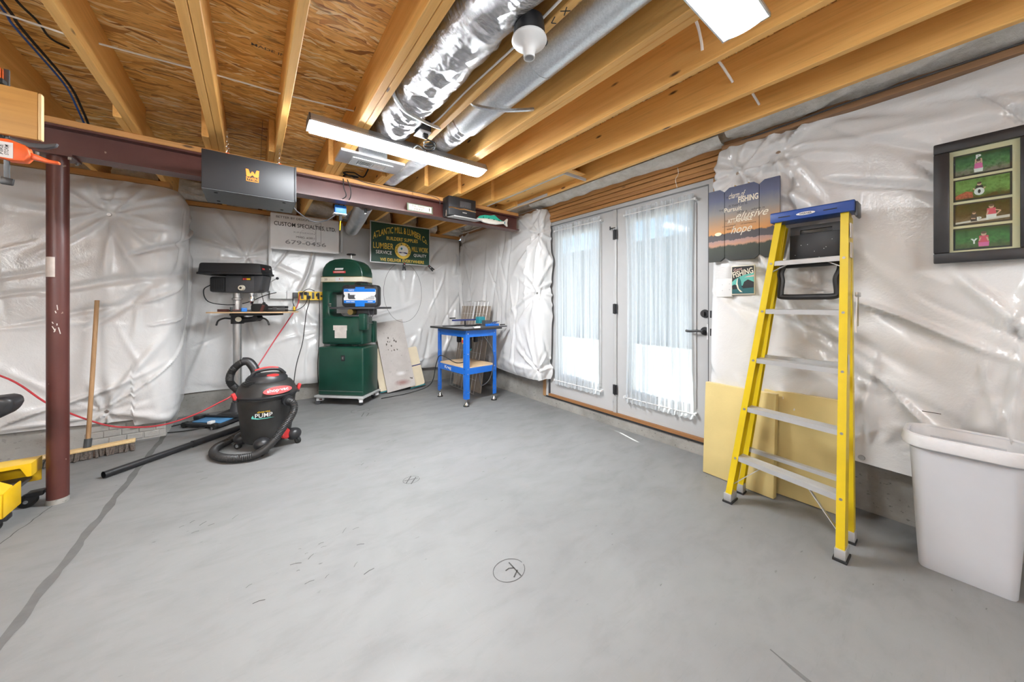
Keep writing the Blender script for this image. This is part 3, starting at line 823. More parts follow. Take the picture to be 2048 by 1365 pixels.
# ---- outdoors, seen only through the curtains
ground = struct(G().box(3.06, 90, -90, 90, -.12, -.02).out('patio_slab', 'patio'))
eave = thing('roof_eave', 'shallow white eave over the glazed door outside', 'eave', (3.2, 2.2, 2.62))
for i in range(6): G().box(3.06, 3.31, -2 + i * 1.4, -.604 + i * 1.4, 2.62, 2.64).out('soffit_panel', 'white_paint', eave, world=True)
G().box(3.31, 3.335, -2, 6.4, 2.60, 2.76).out('fascia', 'white_paint', eave, world=True)
house = thing('neighbour_house', 'pale house with small paned window beyond the patio, seen through the right curtain', 'house', (11, 3, -.02))
G().box(10.5, 12, -6, 12, -.02, 3.4).out('house_wall', 'fence_wood', house, world=True)
for zz_ in (1.35, 1.62):
    for k in range(3): G().box(10.46, 10.5, 4.4 + k * .36, 4.7 + k * .36, zz_, zz_ + .2).out('window_pane', 'dark_grey', house, world=True)

# =================================================================== CEILING FIXTURES
def led_light(x0, y, label, lit=1.0):
    L, W = 1.22, .165
    t = thing('led_fixture', label, 'light', (x0 + L / 2, y, 2.275), 0, 'long LED shop lights under the joists')
    h = L / 2
    prof = [(-W / 2, 0), (-W / 2, .012), (-W / 2 + .02, .05), (W / 2 - .02, .05), (W / 2, .012), (W / 2, 0), (W / 2 - .006, 0), (W / 2 - .022, .028), (-W / 2 + .022, .028), (-W / 2 + .006, 0)]
    g = G(); g.sweep((-h, 0, 0), (h, 0, 0), prof, (0, 1, 0), (0, 0, 1)); g.out('housing', 'duct_grey', t)
    for s_ in (-1, 1):
        G().prism([(-W / 2, -.002), (W / 2, -.002), (W / 2, .012), (W / 2 - .02, .052), (-W / 2 + .02, .052), (-W / 2, .012)], -.004, .004, Matrix.Translation((s_ * h, 0, 0)) @ Matrix.Rotation(R(90), 4, 'Z')).out('end_cap', 'chrome' if s_ > 0 else 'dark_grey', t)
    pr = [((.074 if lit > 1 else .058) * max(-1, min(1, 1.25 * math.sin(R(a)))), .008 - (.032 if lit > 1 else .024) * math.cos(R(a))) for a in range(-90, 91, 15)] + [(.05, .026), (-.05, .026)]
    G().sweep((-h + .012, 0, 0), (h - .012, 0, 0), pr, (0, 1, 0), (0, 0, 1)).out('diffuser', 'led_diffuser' if lit > 1 else 'led_panel', t, smooth=True)
    for s_ in (-1, 1):
        for k in (-1, 1):
            G().tube([(s_ * (h - .05), k * .03, .035), (s_ * (h - .05), 0, .0465)], .0022, 5, 0).out('chain', 'steel', t)
    ld = bpy.data.lights.new('led_lamp', 'AREA'); ld.shape = 'RECTANGLE'; ld.size = L - .05; ld.size_y = .12
    ld.energy = LED_W * lit; ld.color = (.93, .97, 1.0)
    lo = bpy.data.objects.new('led_lamp', ld); COL.objects.link(lo); lo.parent = t; lo.location = (0, 0, -.030)
    return t
led_light(.265, 2.36, 'long lit LED shop light hanging crosswise above the air register', 1.7)
led_light(.31, .51, 'lit LED shop light at the top edge with its bare reflector end showing', .25)
emit('fill_tube', (0.93, 0.97, 1.0), FILL_RADIANCE)
def fill_light(x0, y, label):  # added fill lamps, out of view, put in to brighten the ceiling
    L = 1.22
    t = thing('fill_fixture', label, 'light', (x0 + L / 2, y, 1.98), 0, 'added bare tube fill lights out of view')
    G().box(-L / 2, L / 2, -.02, .02, .03, .06).out('batten', 'duct_grey', t)
    for k in (-1, 1):
        G().cyl((-L / 2 + .02, k * .05, .0), (L / 2 - .02, k * .05, .0), .019, n=12).out('tube', 'fill_tube', t, smooth=True)
        for s_ in (-1, 1): G().box(s_ * (L / 2 - .01) - .012, s_ * (L / 2 - .01) + .012, k * .05 - .018, k * .05 + .018, -.02, .04).out('tube_holder', 'white_plastic', t)
    for s_ in (-1, 1): G().cyl((s_ * .5, 0, .06), (s_ * .5, 0, JB - 1.98), .003, n=6).out('chain', 'steel', t)
fill_light(-2.6, .7, 'added bare tube fill light, out of view, over the left bay of the basement')
fill_light(.2, -1.5, 'added bare tube fill light behind the viewpoint over the middle bay')
fill_light(-2.4, -.9, 'added bare tube fill light behind the viewpoint over the left bay')

# =================================================================== BEAM, POST, DUCTS
bmx = thing('steel_beam', 'maroon steel I-beam under the joists with a timber plate on top', 'beam', (-.5, 3.335, 2.115))
hw, tf = .065, .013
prof = [(-hw, 2.115), (hw, 2.115), (hw, 2.115 + tf), (.006, 2.115 + tf), (.006, 2.284 - tf), (hw, 2.284 - tf), (hw, 2.284), (-hw, 2.284), (-hw, 2.284 - tf), (-.006, 2.284 - tf), (-.006, 2.115 + tf), (-hw, 2.115 + tf)]
G().sweep((XL + .02, 3.335, 0), (2.60, 3.335, 0), prof, (0, 1, 0), (0, 0, 1)).out('i_section', 'maroon_steel', bmx, world=True)
for x0, x1 in ((XL + .02, -1.2), (-1.198, 1.25), (1.252, 2.58)):
    G().box(x0, x1, 3.262, 3.402, 2.2845, JB - .0005).out('timber_plate', 'plate_wood', bmx, world=True, bev=.003, seg=1)
post = thing('steel_post', 'round maroon steel column standing on the floor under the beam', 'post', (-.945, 3.335, 0))
G().cyl((0, 0, .012), (0, 0, 2.10), .0445, n=32).out('column', 'maroon_steel', post, smooth=True)
G().box(-.075, .075, -.075, .075, 2.10, 2.1145).out('cap_plate', 'maroon_steel', post)
for sx in (-1, 1):
    for sy in (-1, 1): G().cyl((sx * .06, sy * .055, 2.085), (sx * .06, sy * .055, 2.10), .008, n=6).out('bolt', 'steel', post)
G().lathe([(.0465, 0), (.0465, .024), (.0452, .030)], 28).out('mortar_collar', 'wall_concrete', post, smooth=True)
g = G(); n = 7; vs = []
for zq in (1.37, 1.49):
    vs.append([g.bm.verts.new((.0452 * math.cos(R(200 + 12 * k)), .0452 * math.sin(R(200 + 12 * k)), zq)) for k in range(n)])
for k in range(n - 1): g.bm.faces.new((vs[0][k], vs[0][k + 1], vs[1][k + 1], vs[1][k]))
tag(g.out('sticker', 'paper_aged', post), 'pale printed sticker')
for k in range(7):
    a = R(random.uniform(262, 298)); z0 = random.uniform(1.02, 1.18); g = G()
    g.box(-.0018, .0018, -.0008, .0008, 0, random.uniform(.01, .045), Matrix.Translation((.0450 * math.cos(a), .0450 * math.sin(a), z0)) @ Matrix.Rotation(a + R(90), 4, 'Z') @ Matrix.Rotation(R(random.uniform(-25, 25)), 4, 'Y'))
    g.out('paint_scrape', 'paper_aged', post)

def lump(p, amp, sc, seed):
    return amp * (math.sin(p.x * sc + seed) * math.sin(p.y * sc * 1.3 + seed * 2) + .6 * math.sin(p.y * sc * 2.7 + p.z * sc * 2 + seed))
fd = thing('foil_duct', 'fat crumpled silver foil insulated duct slung between two joists', 'duct', (.745, 1.2, 2.44))
def fduct(pts, r0, seed):
    g = G(); g.tube(pts, r0, 30, 14)
    for v in g.bm.verts:
        c = Vector((.745, v.co.y, 2.44)); d = (v.co - c); d.y = 0
        v.co += d.normalized() * (lump(v.co, .008, 22, seed) + lump(v.co, .004, 55, seed + 1))
    return g
fduct([(.755, -1.5, 2.42), (.755, .2, 2.41), (.75, 1.0, 2.415), (.745, 1.75, 2.425), (.745, 1.93, 2.435)], .135, 1).out('jacket', 'foil', fd, world=True, smooth=True, ang=60)
fduct([(.745, 1.93, 2.435), (.735, 2.0, 2.43), (.74, 2.15, 2.42), (.745, 2.32, 2.40), (.75, 2.48, 2.39)], lambda k: .118 + .02 * math.sin(k * 5), 4).out('elbow', 'foil', fd, world=True, smooth=True, ang=60)
G().tube([(.735, 2.44, 2.44), (.73, 2.58, 2.445), (.735, 2.68, 2.445)], .080, 20, 10, rib=(.02, .006)).out('takeoff', 'foil', fd, world=True, smooth=True)
g = G(); g.tube([(.60, 1.86, 2.40), (.62, 1.885, 2.35), (.68, 1.90, 2.300), (.78, 1.93, 2.296), (.88, 1.975, 2.31), (.945, 2.0, 2.325)], .011, 4, 4); g.out('hanger_strap', 'galvanised', fd, world=True)
rd = thing('round_duct', 'long smooth galvanised round duct between the joists', 'duct', (1.13, 1.0, 2.44))
G().cyl((1.13, -1.5, 2.43), (1.13, 1.98, 2.43), .105, n=36).out('pipe', 'galvanised', rd, world=True, smooth=True)
G().cyl((1.13, 1.25, 2.43), (1.13, 1.27, 2.43), .107, n=36).out('seam_ring', 'galvanised', rd, world=True, smooth=True)
G().tube([(1.13, 1.97, 2.43), (1.12, 2.2, 2.43), (1.09, 2.6, 2.43), (1.06, 2.9, 2.43), (1.04, 3.2, 2.43), (1.03, 3.6, 2.43), (1.0, 4.2, 2.43), (.99, 4.9, 2.43)], .098, 24, 10, rib=(.022, .008)).out('flexible_section', 'foil', rd, world=True, smooth=True, ang=20)
G().tube([(.955, 1.66, 2.345), (1.0, 1.64, 2.315), (1.13, 1.58, 2.310), (1.25, 1.54, 2.335), (1.315, 1.52, 2.352)], .010, 4, 4).out('hanger_strap', 'galvanised', rd, world=True)
df = thing('dryer_duct', 'short white corrugated duct end showing below the beam at the back wall', 'duct', (.93, 4.2, 2.22))
G().tube([(.90, 3.60, 2.225), (.93, 3.9, 2.215), (.98, 4.3, 2.21), (1.05, 4.9, 2.21)], .085, 20, 8, rib=(.03, .01)).out('corrugated_pipe', 'duct_grey', df, world=True, smooth=True, ang=20)

rg = thing('air_register', 'white louvred ceiling register in a galvanised boot below the joists', 'vent', (.72, 2.78, 2.29))
G().box(.50, .96, 2.66, 2.89, 2.302, 2.3215).out('boot_flange', 'duct_grey', rg, world=True)
G().box(.63, .84, 2.72, 2.84, 2.323, 2.45).out('boot', 'galvanised', rg, world=True)
x0, x1, y0, y1 = .590, .885, 2.715, 2.865
ya, yb = y0 + .035, y1 - .035
g = G().box(x0, x1, y0, ya, 2.292, 2.2995).box(x0, x1, yb, y1, 2.292, 2.2995).box(x0, x0 + .045, ya, yb, 2.292, 2.2995).box(x1 - .045, x1, ya, yb, 2.292, 2.2995).box(.733, .747, ya, yb, 2.292, 2.2995)
g.out('face_frame', 'white_paint', rg, world=True)
G().box(x0 + .02, x1 - .02, y0 + .02, y1 - .02, 2.2995, 2.3015).out('dark_throat', 'dark_grey', rg, world=True)
for k in range(9):
    xx = .641 + k * .0105; G().box(xx, xx + .0045, y0 + .034, y1 - .034, 2.2925, 2.299).out('louvre', 'white_paint', rg, world=True)
    xx = .751 + k * .0098; G().box(xx, xx + .008, y0 + .034, y1 - .034, 2.2925, 2.299).out('louvre', 'paper_aged', rg, world=True)

lh = thing('lampholder', 'white porcelain lampholder without a bulb on a black ceiling box', 'light socket', (.872, 1.035, 2.24))
G().lathe([(0, .085), (.058, .085), (.064, .02), (.064, .012)], 24).out('ceiling_box', 'black_plastic', lh, smooth=True)
G().lathe([(.068, .014), (.070, .006), (.066, .0), (.045, -.012), (.028, -.026), (.0225, -.045), (.022, -.062), (.018, -.062), (.018, -.03), (0, -.03)], 28).out('socket', 'white_plastic', lh, smooth=True)
G().box(.028, .037, -.016, .016, -.020, -.016, Matrix.Rotation(R(35), 4, 'Z') @ Matrix.Rotation(R(30), 4, 'Y')).out('slot', 'dark_grey', lh)
G().cyl((.05, 0, .04), (.09, 0, .04), .012).out('box_clamp', 'black_plastic', lh)
jb = thing('outlet_box', 'grey outlet box with white cover and coiled black cord beside the long light', 'outlet', (.905, 2.14, 2.33))
G().box(-.05, .024, -.045, .055, 0, .075).out('box', 'dark_grey', jb, bev=.004)
G().box(-.055, .026, -.05, .06, -.006, 0).out('cover', 'white_plastic', jb, bev=.002)
G().box(-.02, .012, -.03, .0, -.034, -.006).out('plug', 'black_plastic', jb, bev=.004)
pts = [(-.005, -.015, -.034)] + [(.04 + .035 * math.cos(a * .6), .02 + .045 * math.sin(a * .6), -.03 - .002 * a) for a in range(26)] + [(-.02, .08, -.05), (-.03, .16, -.06)]
G().tube(pts, .004, 6, 3).out('cord', 'black_rubber', jb, smooth=True)

# ---- air cleaner
af = thing('air_filter', 'black hanging air filtration box with an orange emblem', 'air filter', (0, 3.06, 1.94))
G().box(-.255, .238, -.185, .185, 0, .245).out('case', 'black_metal', af, bev=.004)
G().box(-.255, .245, -.182, .182, -.004, .0).out('bottom_panel', 'grey_metal', af)
G().box(.238, .250, -.187, .187, -.002, .247).out('end_panel', 'black_metal', af, bev=.002)
for x in (-.19, .18):
    for y in (-.12, .11): G().cyl((x, y, -.007), (x, y, -.003), .010, n=12).out('port_plug', 'black_rubber', af)
for z in (.02, .07, .16, .225): G().cyl((.2495, -.17, z), (.2525, -.17, z), .004, n=8).out('screw', 'chrome', af)
# emblem
yf = -.1862
W_ = [(-.036, .168), (-.022, .168), (-.012, .138), (-.004, .155), (.004, .155), (.012, .138), (.022, .168), (.036, .168), (.034, .128), (.030, .120), (.012, .120), (0, .132), (-.012, .120), (-.030, .120), (-.033, .128)]
flat('emblem', W_, 'orange_print', af, yf - .0008, yf)
for q in ((-.034, -.030, .088, .120), (.030, .034, .088, .120), (-.034, .034, .088, .092)):
    flat('emblem_border', [(q[0], q[2]), (q[1], q[2]), (q[1], q[3]), (q[0], q[3])], 'orange_print', af, yf - .0008, yf)
txt('WEN', af, 'orange_print', 0, .106, .056, .018, yf - .001, bold=.02)
for x, y in ((-.135, -.10), (.155, -.10), (-.135, .12), (.155, .12)):
    G().tube([(x - .012, y, .246), (x - .010, y, .268), (x + .006, y, .275), (x + .012, y, .262), (x + .004, y, .252)], .0035, 6, 4).out('hook', 'orange_plastic', af, smooth=True)
    for k in range(9):
        c = Vector((x, y, .276 + k * .0165)); M = Matrix.Translation(c) @ Matrix.Rotation(R(90 * (k % 2)), 4, 'Z')
        g = G(); g.tube([M @ Vector((.005 * math.cos(a), 0, .010 * math.sin(a))) for a in [R(30 * i) for i in range(13)]], .0016, 5, 0); g.out('chain_link', 'chrome', af)
G().tube([(.25, .10, .03), (.30, .14, -.005), (.40, .25, -.03), (.52, .37, .015), (.60, .40, .085), (.63, .42, .13)], .0045, 7).out('power_cord', 'dark_grey', af, smooth=True)

# =================================================================== SIGNS ON THE BACK
cs = thing('business_sign', 'silver metal sign with black lettering hung in front of the white plastic', 'sign', (.525, 4.86, 1.86))
G().prism(rrect(-.36, .36, 0, .425, .015), -.004, .004).out('plate', 'silver_sign', cs)
for z in (.004, .418): G().box(-.35, .35, -.0052, -.0042, z, z + .003).out('border_line', 'ink_grey', cs)
for s_, z, w_, h_, x, b, m in (('BETTER BY DESIGN...', .383, .36, .026, -.125, .0, 'ink_black'), ('CUSTOM SPECIALTIES, LTD.', .300, .65, .056, 0, .010, 'ink_black'),
                              ('KINGDON', .222, .22, .016, -.02, 0, 'ink_grey'), ('MHIG. #28511', .165, .21, .026, .0, 0, 'ink_black'), ('679-0456', .098, .43, .050, -.0, .012, 'ink_grey')):
    txt(s_, cs, m, x, z, w_, h_, -.0055, bold=b)
for q in ([(.10, .10), (.10, .345), (.105, .345), (.105, .10)], [(.155, .10), (.155, .37), (.16, .37), (.16, .10)], [(.08, .33), (.155, .37), (.155, .366), (.08, .326)]):
    flat('house_outline', q, 'ink_grey', cs, -.0052, -.0044)
g = G(); g.tube([(.02 + .085 * math.cos(R(a)), -.0046, .20 + .075 * math.sin(R(a))) for a in range(20, 340, 16)], .0012, 4, 2); g.out('scroll_outline', 'ink_grey', cs)
G().cyl((0, -.006, .025), (0, -.004, .025), .004, n=8).out('screw', 'steel', cs)

at = thing('lumber_sign', 'dark green lumber company sign with gold lettering and round seal', 'sign', (1.655, 4.73, 1.775))
G().box(-.415, .415, -.004, .004, 0, .545).out('panel', 'sign_green', at)
g = G().box(-.42, .42, -.010, .006, .537, .549).box(-.42, .42, -.010, .006, -.004, .008).box(-.42, -.408, -.010, .006, 0, .545).box(.408, .42, -.010, .006, 0, .545)
g.out('frame', 'aluminium', at)
yt = -.0052
txt('ATLANTIC MILL & LUMBER Co.', at, 'sign_gold', 0, .468, .76, .088, yt, bold=.006, arc=.118)
txt("BUILDERS' SUPPLIES", at, 'sign_gold', .015, .342, .44, .050, yt, bold=.01)
txt('LUMBER', at, 'sign_gold', -.245, .229, .27, .080, yt, bold=.008)
txt('MILL WORK', at, 'sign_gold', .27, .2245, .245, .072, yt, bold=.008)
txt('SERVICE', at, 'sign_white', -.24, .143, .21, .046, yt, bold=.008)
txt('QUALITY', at, 'sign_white', .27, .136, .19, .048, yt, bold=.008)
txt('WE DELIVER EVERYWHERE', at, 'sign_gold', .02, .046, .62, .042, yt, bold=.008)
flat('seal_ring', oval(.02, .187, .113, .113, 32), 'sign_gold', at, yt - .0005, -.004)
flat('seal_field', oval(.02, .187, .074, .074, 28), 'sign_white', at, yt - .0012, -.0045)
flat('seal_water', [(-.048, .160), (-.02, .150), (.02, .157), (.078, .143), (.086, .161), (.05, .167), (.01, .162), (-.02, .168)], 'navy_edge', at, yt - .0018, -.005)
flat('seal_tree', oval(.0, .215, .014, .017, 10), 'teal_tool', at, yt - .0018, -.005)
for k, ch in enumerate('ATLANTIC'):
    a = R(195 - k * 15); txt(ch, at, 'sign_green', .02 + .093 * math.cos(a), .187 + .093 * math.sin(a), .017, .024, yt - .001, tilt=a - R(90), bold=.02)
for k, ch in enumerate('BRAND'):
    a = R(60 - k * 19); txt(ch, at, 'sign_green', .02 + .093 * math.cos(a), .187 + .093 * math.sin(a), .019, .024, yt - .001, tilt=a - R(90), bold=.02)
for x in (-.36, .36): G().tube([(x, .0, .545), (x, 0, .548)], .003, 6, 0).out('hanging_eye', 'steel', at)
def spring_clamp(x, z, tilt, label):
    c = thing('spring_clamp', label, 'clamp', (x, 4.72, z), 0, 'black spring clamps on the lumber sign')
    M = Matrix.Rotation(R(tilt), 4, 'Y')
    for s_ in (-1, 1):
        g = G(); g.prism([(s_ * .004, .02), (s_ * .014, .02), (s_ * .022, -.06), (s_ * .012, -.065), (s_ * .002, -.02)], -.012, .012, M); g.out('handle', 'black_plastic', c)
    G().box(-.014, .014, -.014, .014, .012, .045, M).out('jaw', 'black_plastic', c, bev=.003)
    G().cyl(M @ Vector((0, -.0155, .03)), M @ Vector((0, -.0135, .03)), .006, n=10).out('jaw_pad', 'red_plastic', c)
    G().cyl(M @ Vector((0, -.014, 0)), M @ Vector((0, .014, 0)), .008).out('pivot', 'steel', c)
spring_clamp(1.69, 1.752, 0, 'black spring clamp gripping the middle of the lumber sign lower edge')
spring_clamp(2.08, 1.755, -50, 'black spring clamp slanting at the lower right corner of the lumber sign')

ep = thing('eat_sleep_fish_plaque', 'small cream plaque with green border standing on the beam flange', 'plaque', (1.337, 3.278, 2.129))
G().box(-.133, .133, -.006, .006, 0, .078, Matrix.Rotation(R(-6), 4, 'X')).out('border', 'plaque_green', ep, bev=.002)
G().box(-.118, .118, -.008, -.0058, .010, .068, Matrix.Rotation(R(-6), 4, 'X')).out('face', 'cream', ep)
txt('Eat, Sleep,', ep, 'ink_black', -.02, .050, .13, .021, -.0145)
txt('FISH!', ep, 'ink_black', -.02, .024, .085, .017, -.012)
flat('angler_mark', [(.09, .020), (.094, .020), (.096, .045), (.094, .055), (.089, .055), (.088, .045)], 'ink_black', ep, -.0135, -.011)
rdo = thing('wall_radio', 'black radio with silver trim line on a flip-down bracket at the beam', 'radio', (1.735, 3.205, 2.113))
G().box(-.16, .16, -.075, .06, .006, .20).out('case', 'black_metal', rdo, bev=.006)
G().prism([(-.16, .072), (-.12, .078), (-.03, .072), (.02, .080), (.10, .074), (.16, .072), (.16, .083), (.10, .086), (.02, .092), (-.03, .084), (-.12, .090), (-.16, .083)], -.079, -.074).out('trim_line', 'chrome', rdo)
G().box(-.03, .10, -.0765, -.074, .10, .165).out('display', 'dark_grey', rdo)
for k in range(5): G().cyl((-.02 + k * .026, -.079, .115), (-.02 + k * .026, -.0755, .115), .006, n=10).out('button', 'grey_metal', rdo, smooth=True)
G().box(.0, .05, -.0765, -.0745, .045, .053).out('name_bar', 'aluminium', rdo)
G().box(-.14, .19, -.16, .0, -.006, .003, Matrix.Rotation(R(7), 4, 'X')).out('drop_shelf', 'aluminium', rdo, bev=.002)
G().tube([(-.15, -.02, .0), (-.165, -.03, .0), (-.165, -.03, .06)], .004, 6, 0).out('bracket_wire', 'chrome', rdo)
fs = thing('fish_ornament', 'painted wooden fish with teal back resting on the beam flange', 'ornament', (2.19, 3.262, 2.1285))
body = [(-.205, .040), (-.17, .072), (-.10, .092), (-.03, .096), (.03, .112), (.045, .098), (.08, .08), (.12, .062), (.165, .058), (.21, .098), (.222, .092), (.212, .045), (.218, .004), (.205, .004), (.165, .030), (.12, .020), (.05, .006), (-.04, .001), (-.12, .008), (-.17, .022), (-.20, .030)]
G().prism(body, -.010, .008).out('body', 'fish_white', fs, bev=.003)
flat('back_colour', [(-.203, .042), (-.17, .072), (-.10, .091), (-.03, .095), (.03, .108), (.08, .079), (.12, .061), (.155, .056), (.10, .050), (.02, .058), (-.08, .056), (-.16, .046)], 'fish_green', fs, -.0125, -.0095)
for k in range(4): flat('back_spot', oval(-.125 + k * .072, .062 - k * .003, .010, .005, 8), 'ink_black', fs, -.0138, -.012)
flat('tail_band', [(.168, .03), (.178, .032), (.178, .056), (.168, .056)], 'teal_tool', fs, -.0125, -.0095)

# ---- white raceway, power strip, bandsaw blade on the wall
rc = thing('cable_raceway', 'white surface cable raceway with blank cover plates on the plastic', 'raceway', (.16, 4.93, 1.277))
G().box(-.012, .022, -.018, .03, .09, .97).out('riser', 'white_plastic', rc, bev=.003)
G().box(-.0, .165, -.03, .03, .0, .095).out('cover_plate', 'white_plastic', rc, bev=.003)
G().box(.169, .33, -.03, .03, .0, .095).out('cover_plate', 'white_plastic', rc, bev=.003)
G().box(.76, .785, -.012, .03, .62, 1.0).out('riser', 'white_plastic', rc, bev=.003)
for x in (.01, .155): G().cyl((x, -.033, .08), (x, -.029, .08), .004, n=8).out('screw', 'steel', rc)
ps = thing('power_strip', 'yellow and black power strip with several plugs on the wall', 'power strip', (.44, 4.90, 1.265))
G().prism(rrect(0, .27, 0, .105, .02), -.03, .03).out('body', 'yellow_plastic', ps)
for k in range(4):
    x = .03 + k * .058
    G().box(x, x + .026, -.034, -.028, .012, .095).out('socket_block', 'dark_grey', ps, bev=.002)
for x, z in ((.012, .075), (.062, .08), (.10, .035), (.19, .065)): G().box(x, x + .03, -.065, -.03, z - .018, z + .018).out('plug', 'black_rubber', ps, bev=.005)
G().cyl((.25, -.032, .05), (.25, -.028, .05), .012).out('rocker', 'black_plastic', ps)
G().box(-.055, .0, -.03, .02, .02, .09).out('adapter', 'dark_grey', ps, bev=.006)
G().tube([(.03, -.06, .08), (.08, -.09, .125), (.13, -.07, .13), (.17, -.06, .11)], .004, 6).out('short_lead', 'black_rubber', ps, smooth=True)
bl = thing('hanging_band_loop', 'thin oval loop of bandsaw blade hung on the plastic behind the leaning boards', 'saw blade', (1.72, 4.86, .96))
G().tube([(.275 * math.cos(R(a)), -.02 + .02 * math.sin(R(a)), .425 + .425 * math.sin(R(a))) for a in range(0, 361, 12)], .0022, 5, 2).out('band', 'dark_grey', bl, smooth=True)
be = thing('blue_outlet_box', 'blue electrical box hanging behind the beam with cords', 'electrical box', (.635, 3.46, 2.03))
G().box(-.04, .055, -.03, .03, .012, .085).out('box', 'label_blue', be, bev=.004)
G().box(-.05, .06, -.035, .035, .002, .012).out('cover', 'white_plastic', be, bev=.002)
G().box(-.005, .02, -.03, .0, -.055, .002).out('plug', 'black_rubber', be, bev=.004)
G().tube([(.008, -.015, -.05), (.006, -.01, -.09), (.005, .0, -.14)], .004, 6).out('cord', 'yellow_plastic', be, smooth=True)
for dx, sg in ((-.005, -1), (.03, 1)):
    G().tube([(dx, -.02, .085), (dx + .03 * sg * .5, -.11, .10), (dx + .025, -.19, .13), (dx + .012 + .01 * sg, -.205, .20), (dx + .0, -.206, .262), (dx - .0, -.15, .305)], .004, 6).out('cord', 'black_rubber', be, smooth=True)
G().tube([(0, .0, .085), (0, .0, .09)], .01, 6, 0).out('locknut', 'steel', be)
pg = thing('hanging_plug', 'white plug end dangling below the beam beside the lumber sign', 'plug', (.865, 3.46, 2.10))
G().tube([(0, 0, .03), (0, 0, .12), (.01, 0, .22)], .003, 6).out('lead', 'wire_white', pg, smooth=True)
G().box(-.011, .011, -.009, .009, -.01, .03).out('plug_body', 'grey_metal', pg, bev=.004)
for s_ in (-1, 1): G().box(s_ * .006 - .001, s_ * .006 + .001, -.003, .003, -.025, -.01).out('prong', 'chrome', pg)

# =================================================================== DRILL PRESS
dp = thing('drill_press', 'dark grey floor drill press with a scrap board on its table', 'drill press', (-.13, 4.76, 0), -30)
G().box(-.16, .26, -.15, .15, 0, .045).out('base', 'black_metal', dp, bev=.012)
G().cyl((0, 0, .045), (0, 0, 1.38), .040, n=28).out('column', 'steel', dp, smooth=True)
G().lathe([(.075, .045), (.07, .06), (.055, .13), (.052, .15), (.041, .152)], 28).out('column_flange', 'dark_grey', dp, smooth=True)
G().lathe([(.046, 1.255), (.05, 1.26), (.05, 1.275), (.046, 1.28)], 28).out('column_collar', 'steel', dp, smooth=True)
G().box(-.07, .22, -.085, .085, 1.335, 1.52).out('head', 'dark_grey', dp, bev=.012)
G().prism([(.21, 1.335), (.27, 1.36), (.285, 1.44), (.30, 1.52), (.21, 1.52)], -.085, .085).out('head_nose', 'dark_grey', dp, bev=.006)
g = G().box(-.23, -.075, -.075, .075, 1.34, 1.505)
mo = g.out('motor', 'black_metal', dp, bev=.02)
for k in range(6): G().box(-.215 + k * .022, -.205 + k * .022, -.077, -.074, 1.37, 1.47).out('cooling_slot', 'black_rubber', mo)
cov = [(-.30, -.13), (-.28, -.15), (.22, -.15), (.30, -.11), (.315, 0), (.30, .11), (.22, .15), (-.28, .15), (-.30, .13)]
g = G(); lo = []; 
for (zq, k) in ((1.525, 1.03), (1.545, 1.03), (1.55, .99), (1.63, .955), (1.642, .93), (1.645, .88)):
    lo.append([g.bm.verts.new((x * k, y * k, zq)) for x, y in cov])
n = len(cov)
for a, b in zip(lo, lo[1:]):
    for i in range(n): g.bm.faces.new((a[i], a[(i + 1) % n], b[(i + 1) % n], b[i]))
g.bm.faces.new(lo[0][::-1]); g.bm.faces.new(lo[-1])
cv = g.out('belt_cover', 'black_metal', dp, smooth=True)
for q, mt_, w_ in (((.298, -.06, 1.59), 'red_plastic', .05), ((.298, .03, 1.60), 'aluminium', .06)):
    G().box(-.002, .002, -w_ / 2, w_ / 2, -.008, .008, Matrix.Translation(q) @ Matrix.Rotation(R(-12), 4, 'Y')).out('cover_badge', mt_, cv)
sw = G().box(.10, .19, -.089, -.084, 1.465, 1.512).out('switch_plate', 'black_plastic', dp)
for k, m_ in ((.118, 'red_plastic'), (.138, 'red_plastic'), (.155, 'yellow_plastic'), (.172, 'yellow_plastic')):
    G().box(k - .008, k + .008, -.094, -.088, 1.47, 1.488).out('switch_button', m_, sw)
G().cyl((.10, -.086, 1.385), (.10, -.115, 1.385), .030, .026, 20).out('depth_hub', 'cream', dp, smooth=True)
G().cyl((.10, -.114, 1.385), (.10, -.117, 1.385), .012).out('hub_cap', 'black_plastic', dp)
fe = G().cyl((.16, .085, 1.40), (.16, .13, 1.40), .026).out('feed_hub', 'steel', dp, smooth=True)
for a, l in ((35, .19), (160, .14), (275, .18)):
    d = Vector((math.cos(R(a)), .25, math.sin(R(a)))); p0 = Vector((.16, .12, 1.40)); p1 = p0 + d * l
    G().cyl(p0, p1, .005, n=8).out('feed_handle', 'steel', dp, smooth=True)
    kn = G().sph(p1, .016).out('handle_knob', 'black_plastic', dp, smooth=True)
G().lathe([(.026, 1.34), (.026, 1.32), (.014, 1.318), (.014, 1.30), (.022, 1.296), (.027, 1.27), (.027, 1.245), (.020, 1.238), (.011, 1.21), (.004, 1.205), (0, 1.205)], 20, (.145, 0, 0)).out('chuck', 'chrome', dp, smooth=True)
G().cyl((0, 0, 1.0), (0, 0, 1.10), .058, n=24).out('table_collar', 'black_metal', dp, smooth=True)
G().tube([(.05, 0, 1.04), (.13, 0, 1.045), (.22, 0, 1.06)], lambda k: .035 - .006 * math.sin(k * 3.1), 12, 6).out('table_arm', 'black_metal', dp, smooth=True)
G().cyl((.20, -.05, 1.06), (.20, .05, 1.06), .03).out('tilt_knuckle', 'black_metal', dp, smooth=True)
G().box(.0, .40, -.13, .13, 1.09, 1.115).out('table', 'black_metal', dp, bev=.004)
for s_, x in ((-1, -.10), (1, .28)):
    G().tube([(x * .5, -.02, 1.055), (x, -.05, 1.06), (x + s_ * .05, -.06, 1.035), (x + s_ * .07, -.06, .985)], .009, 8).out('clamp_lever', 'black_plastic', dp, smooth=True)
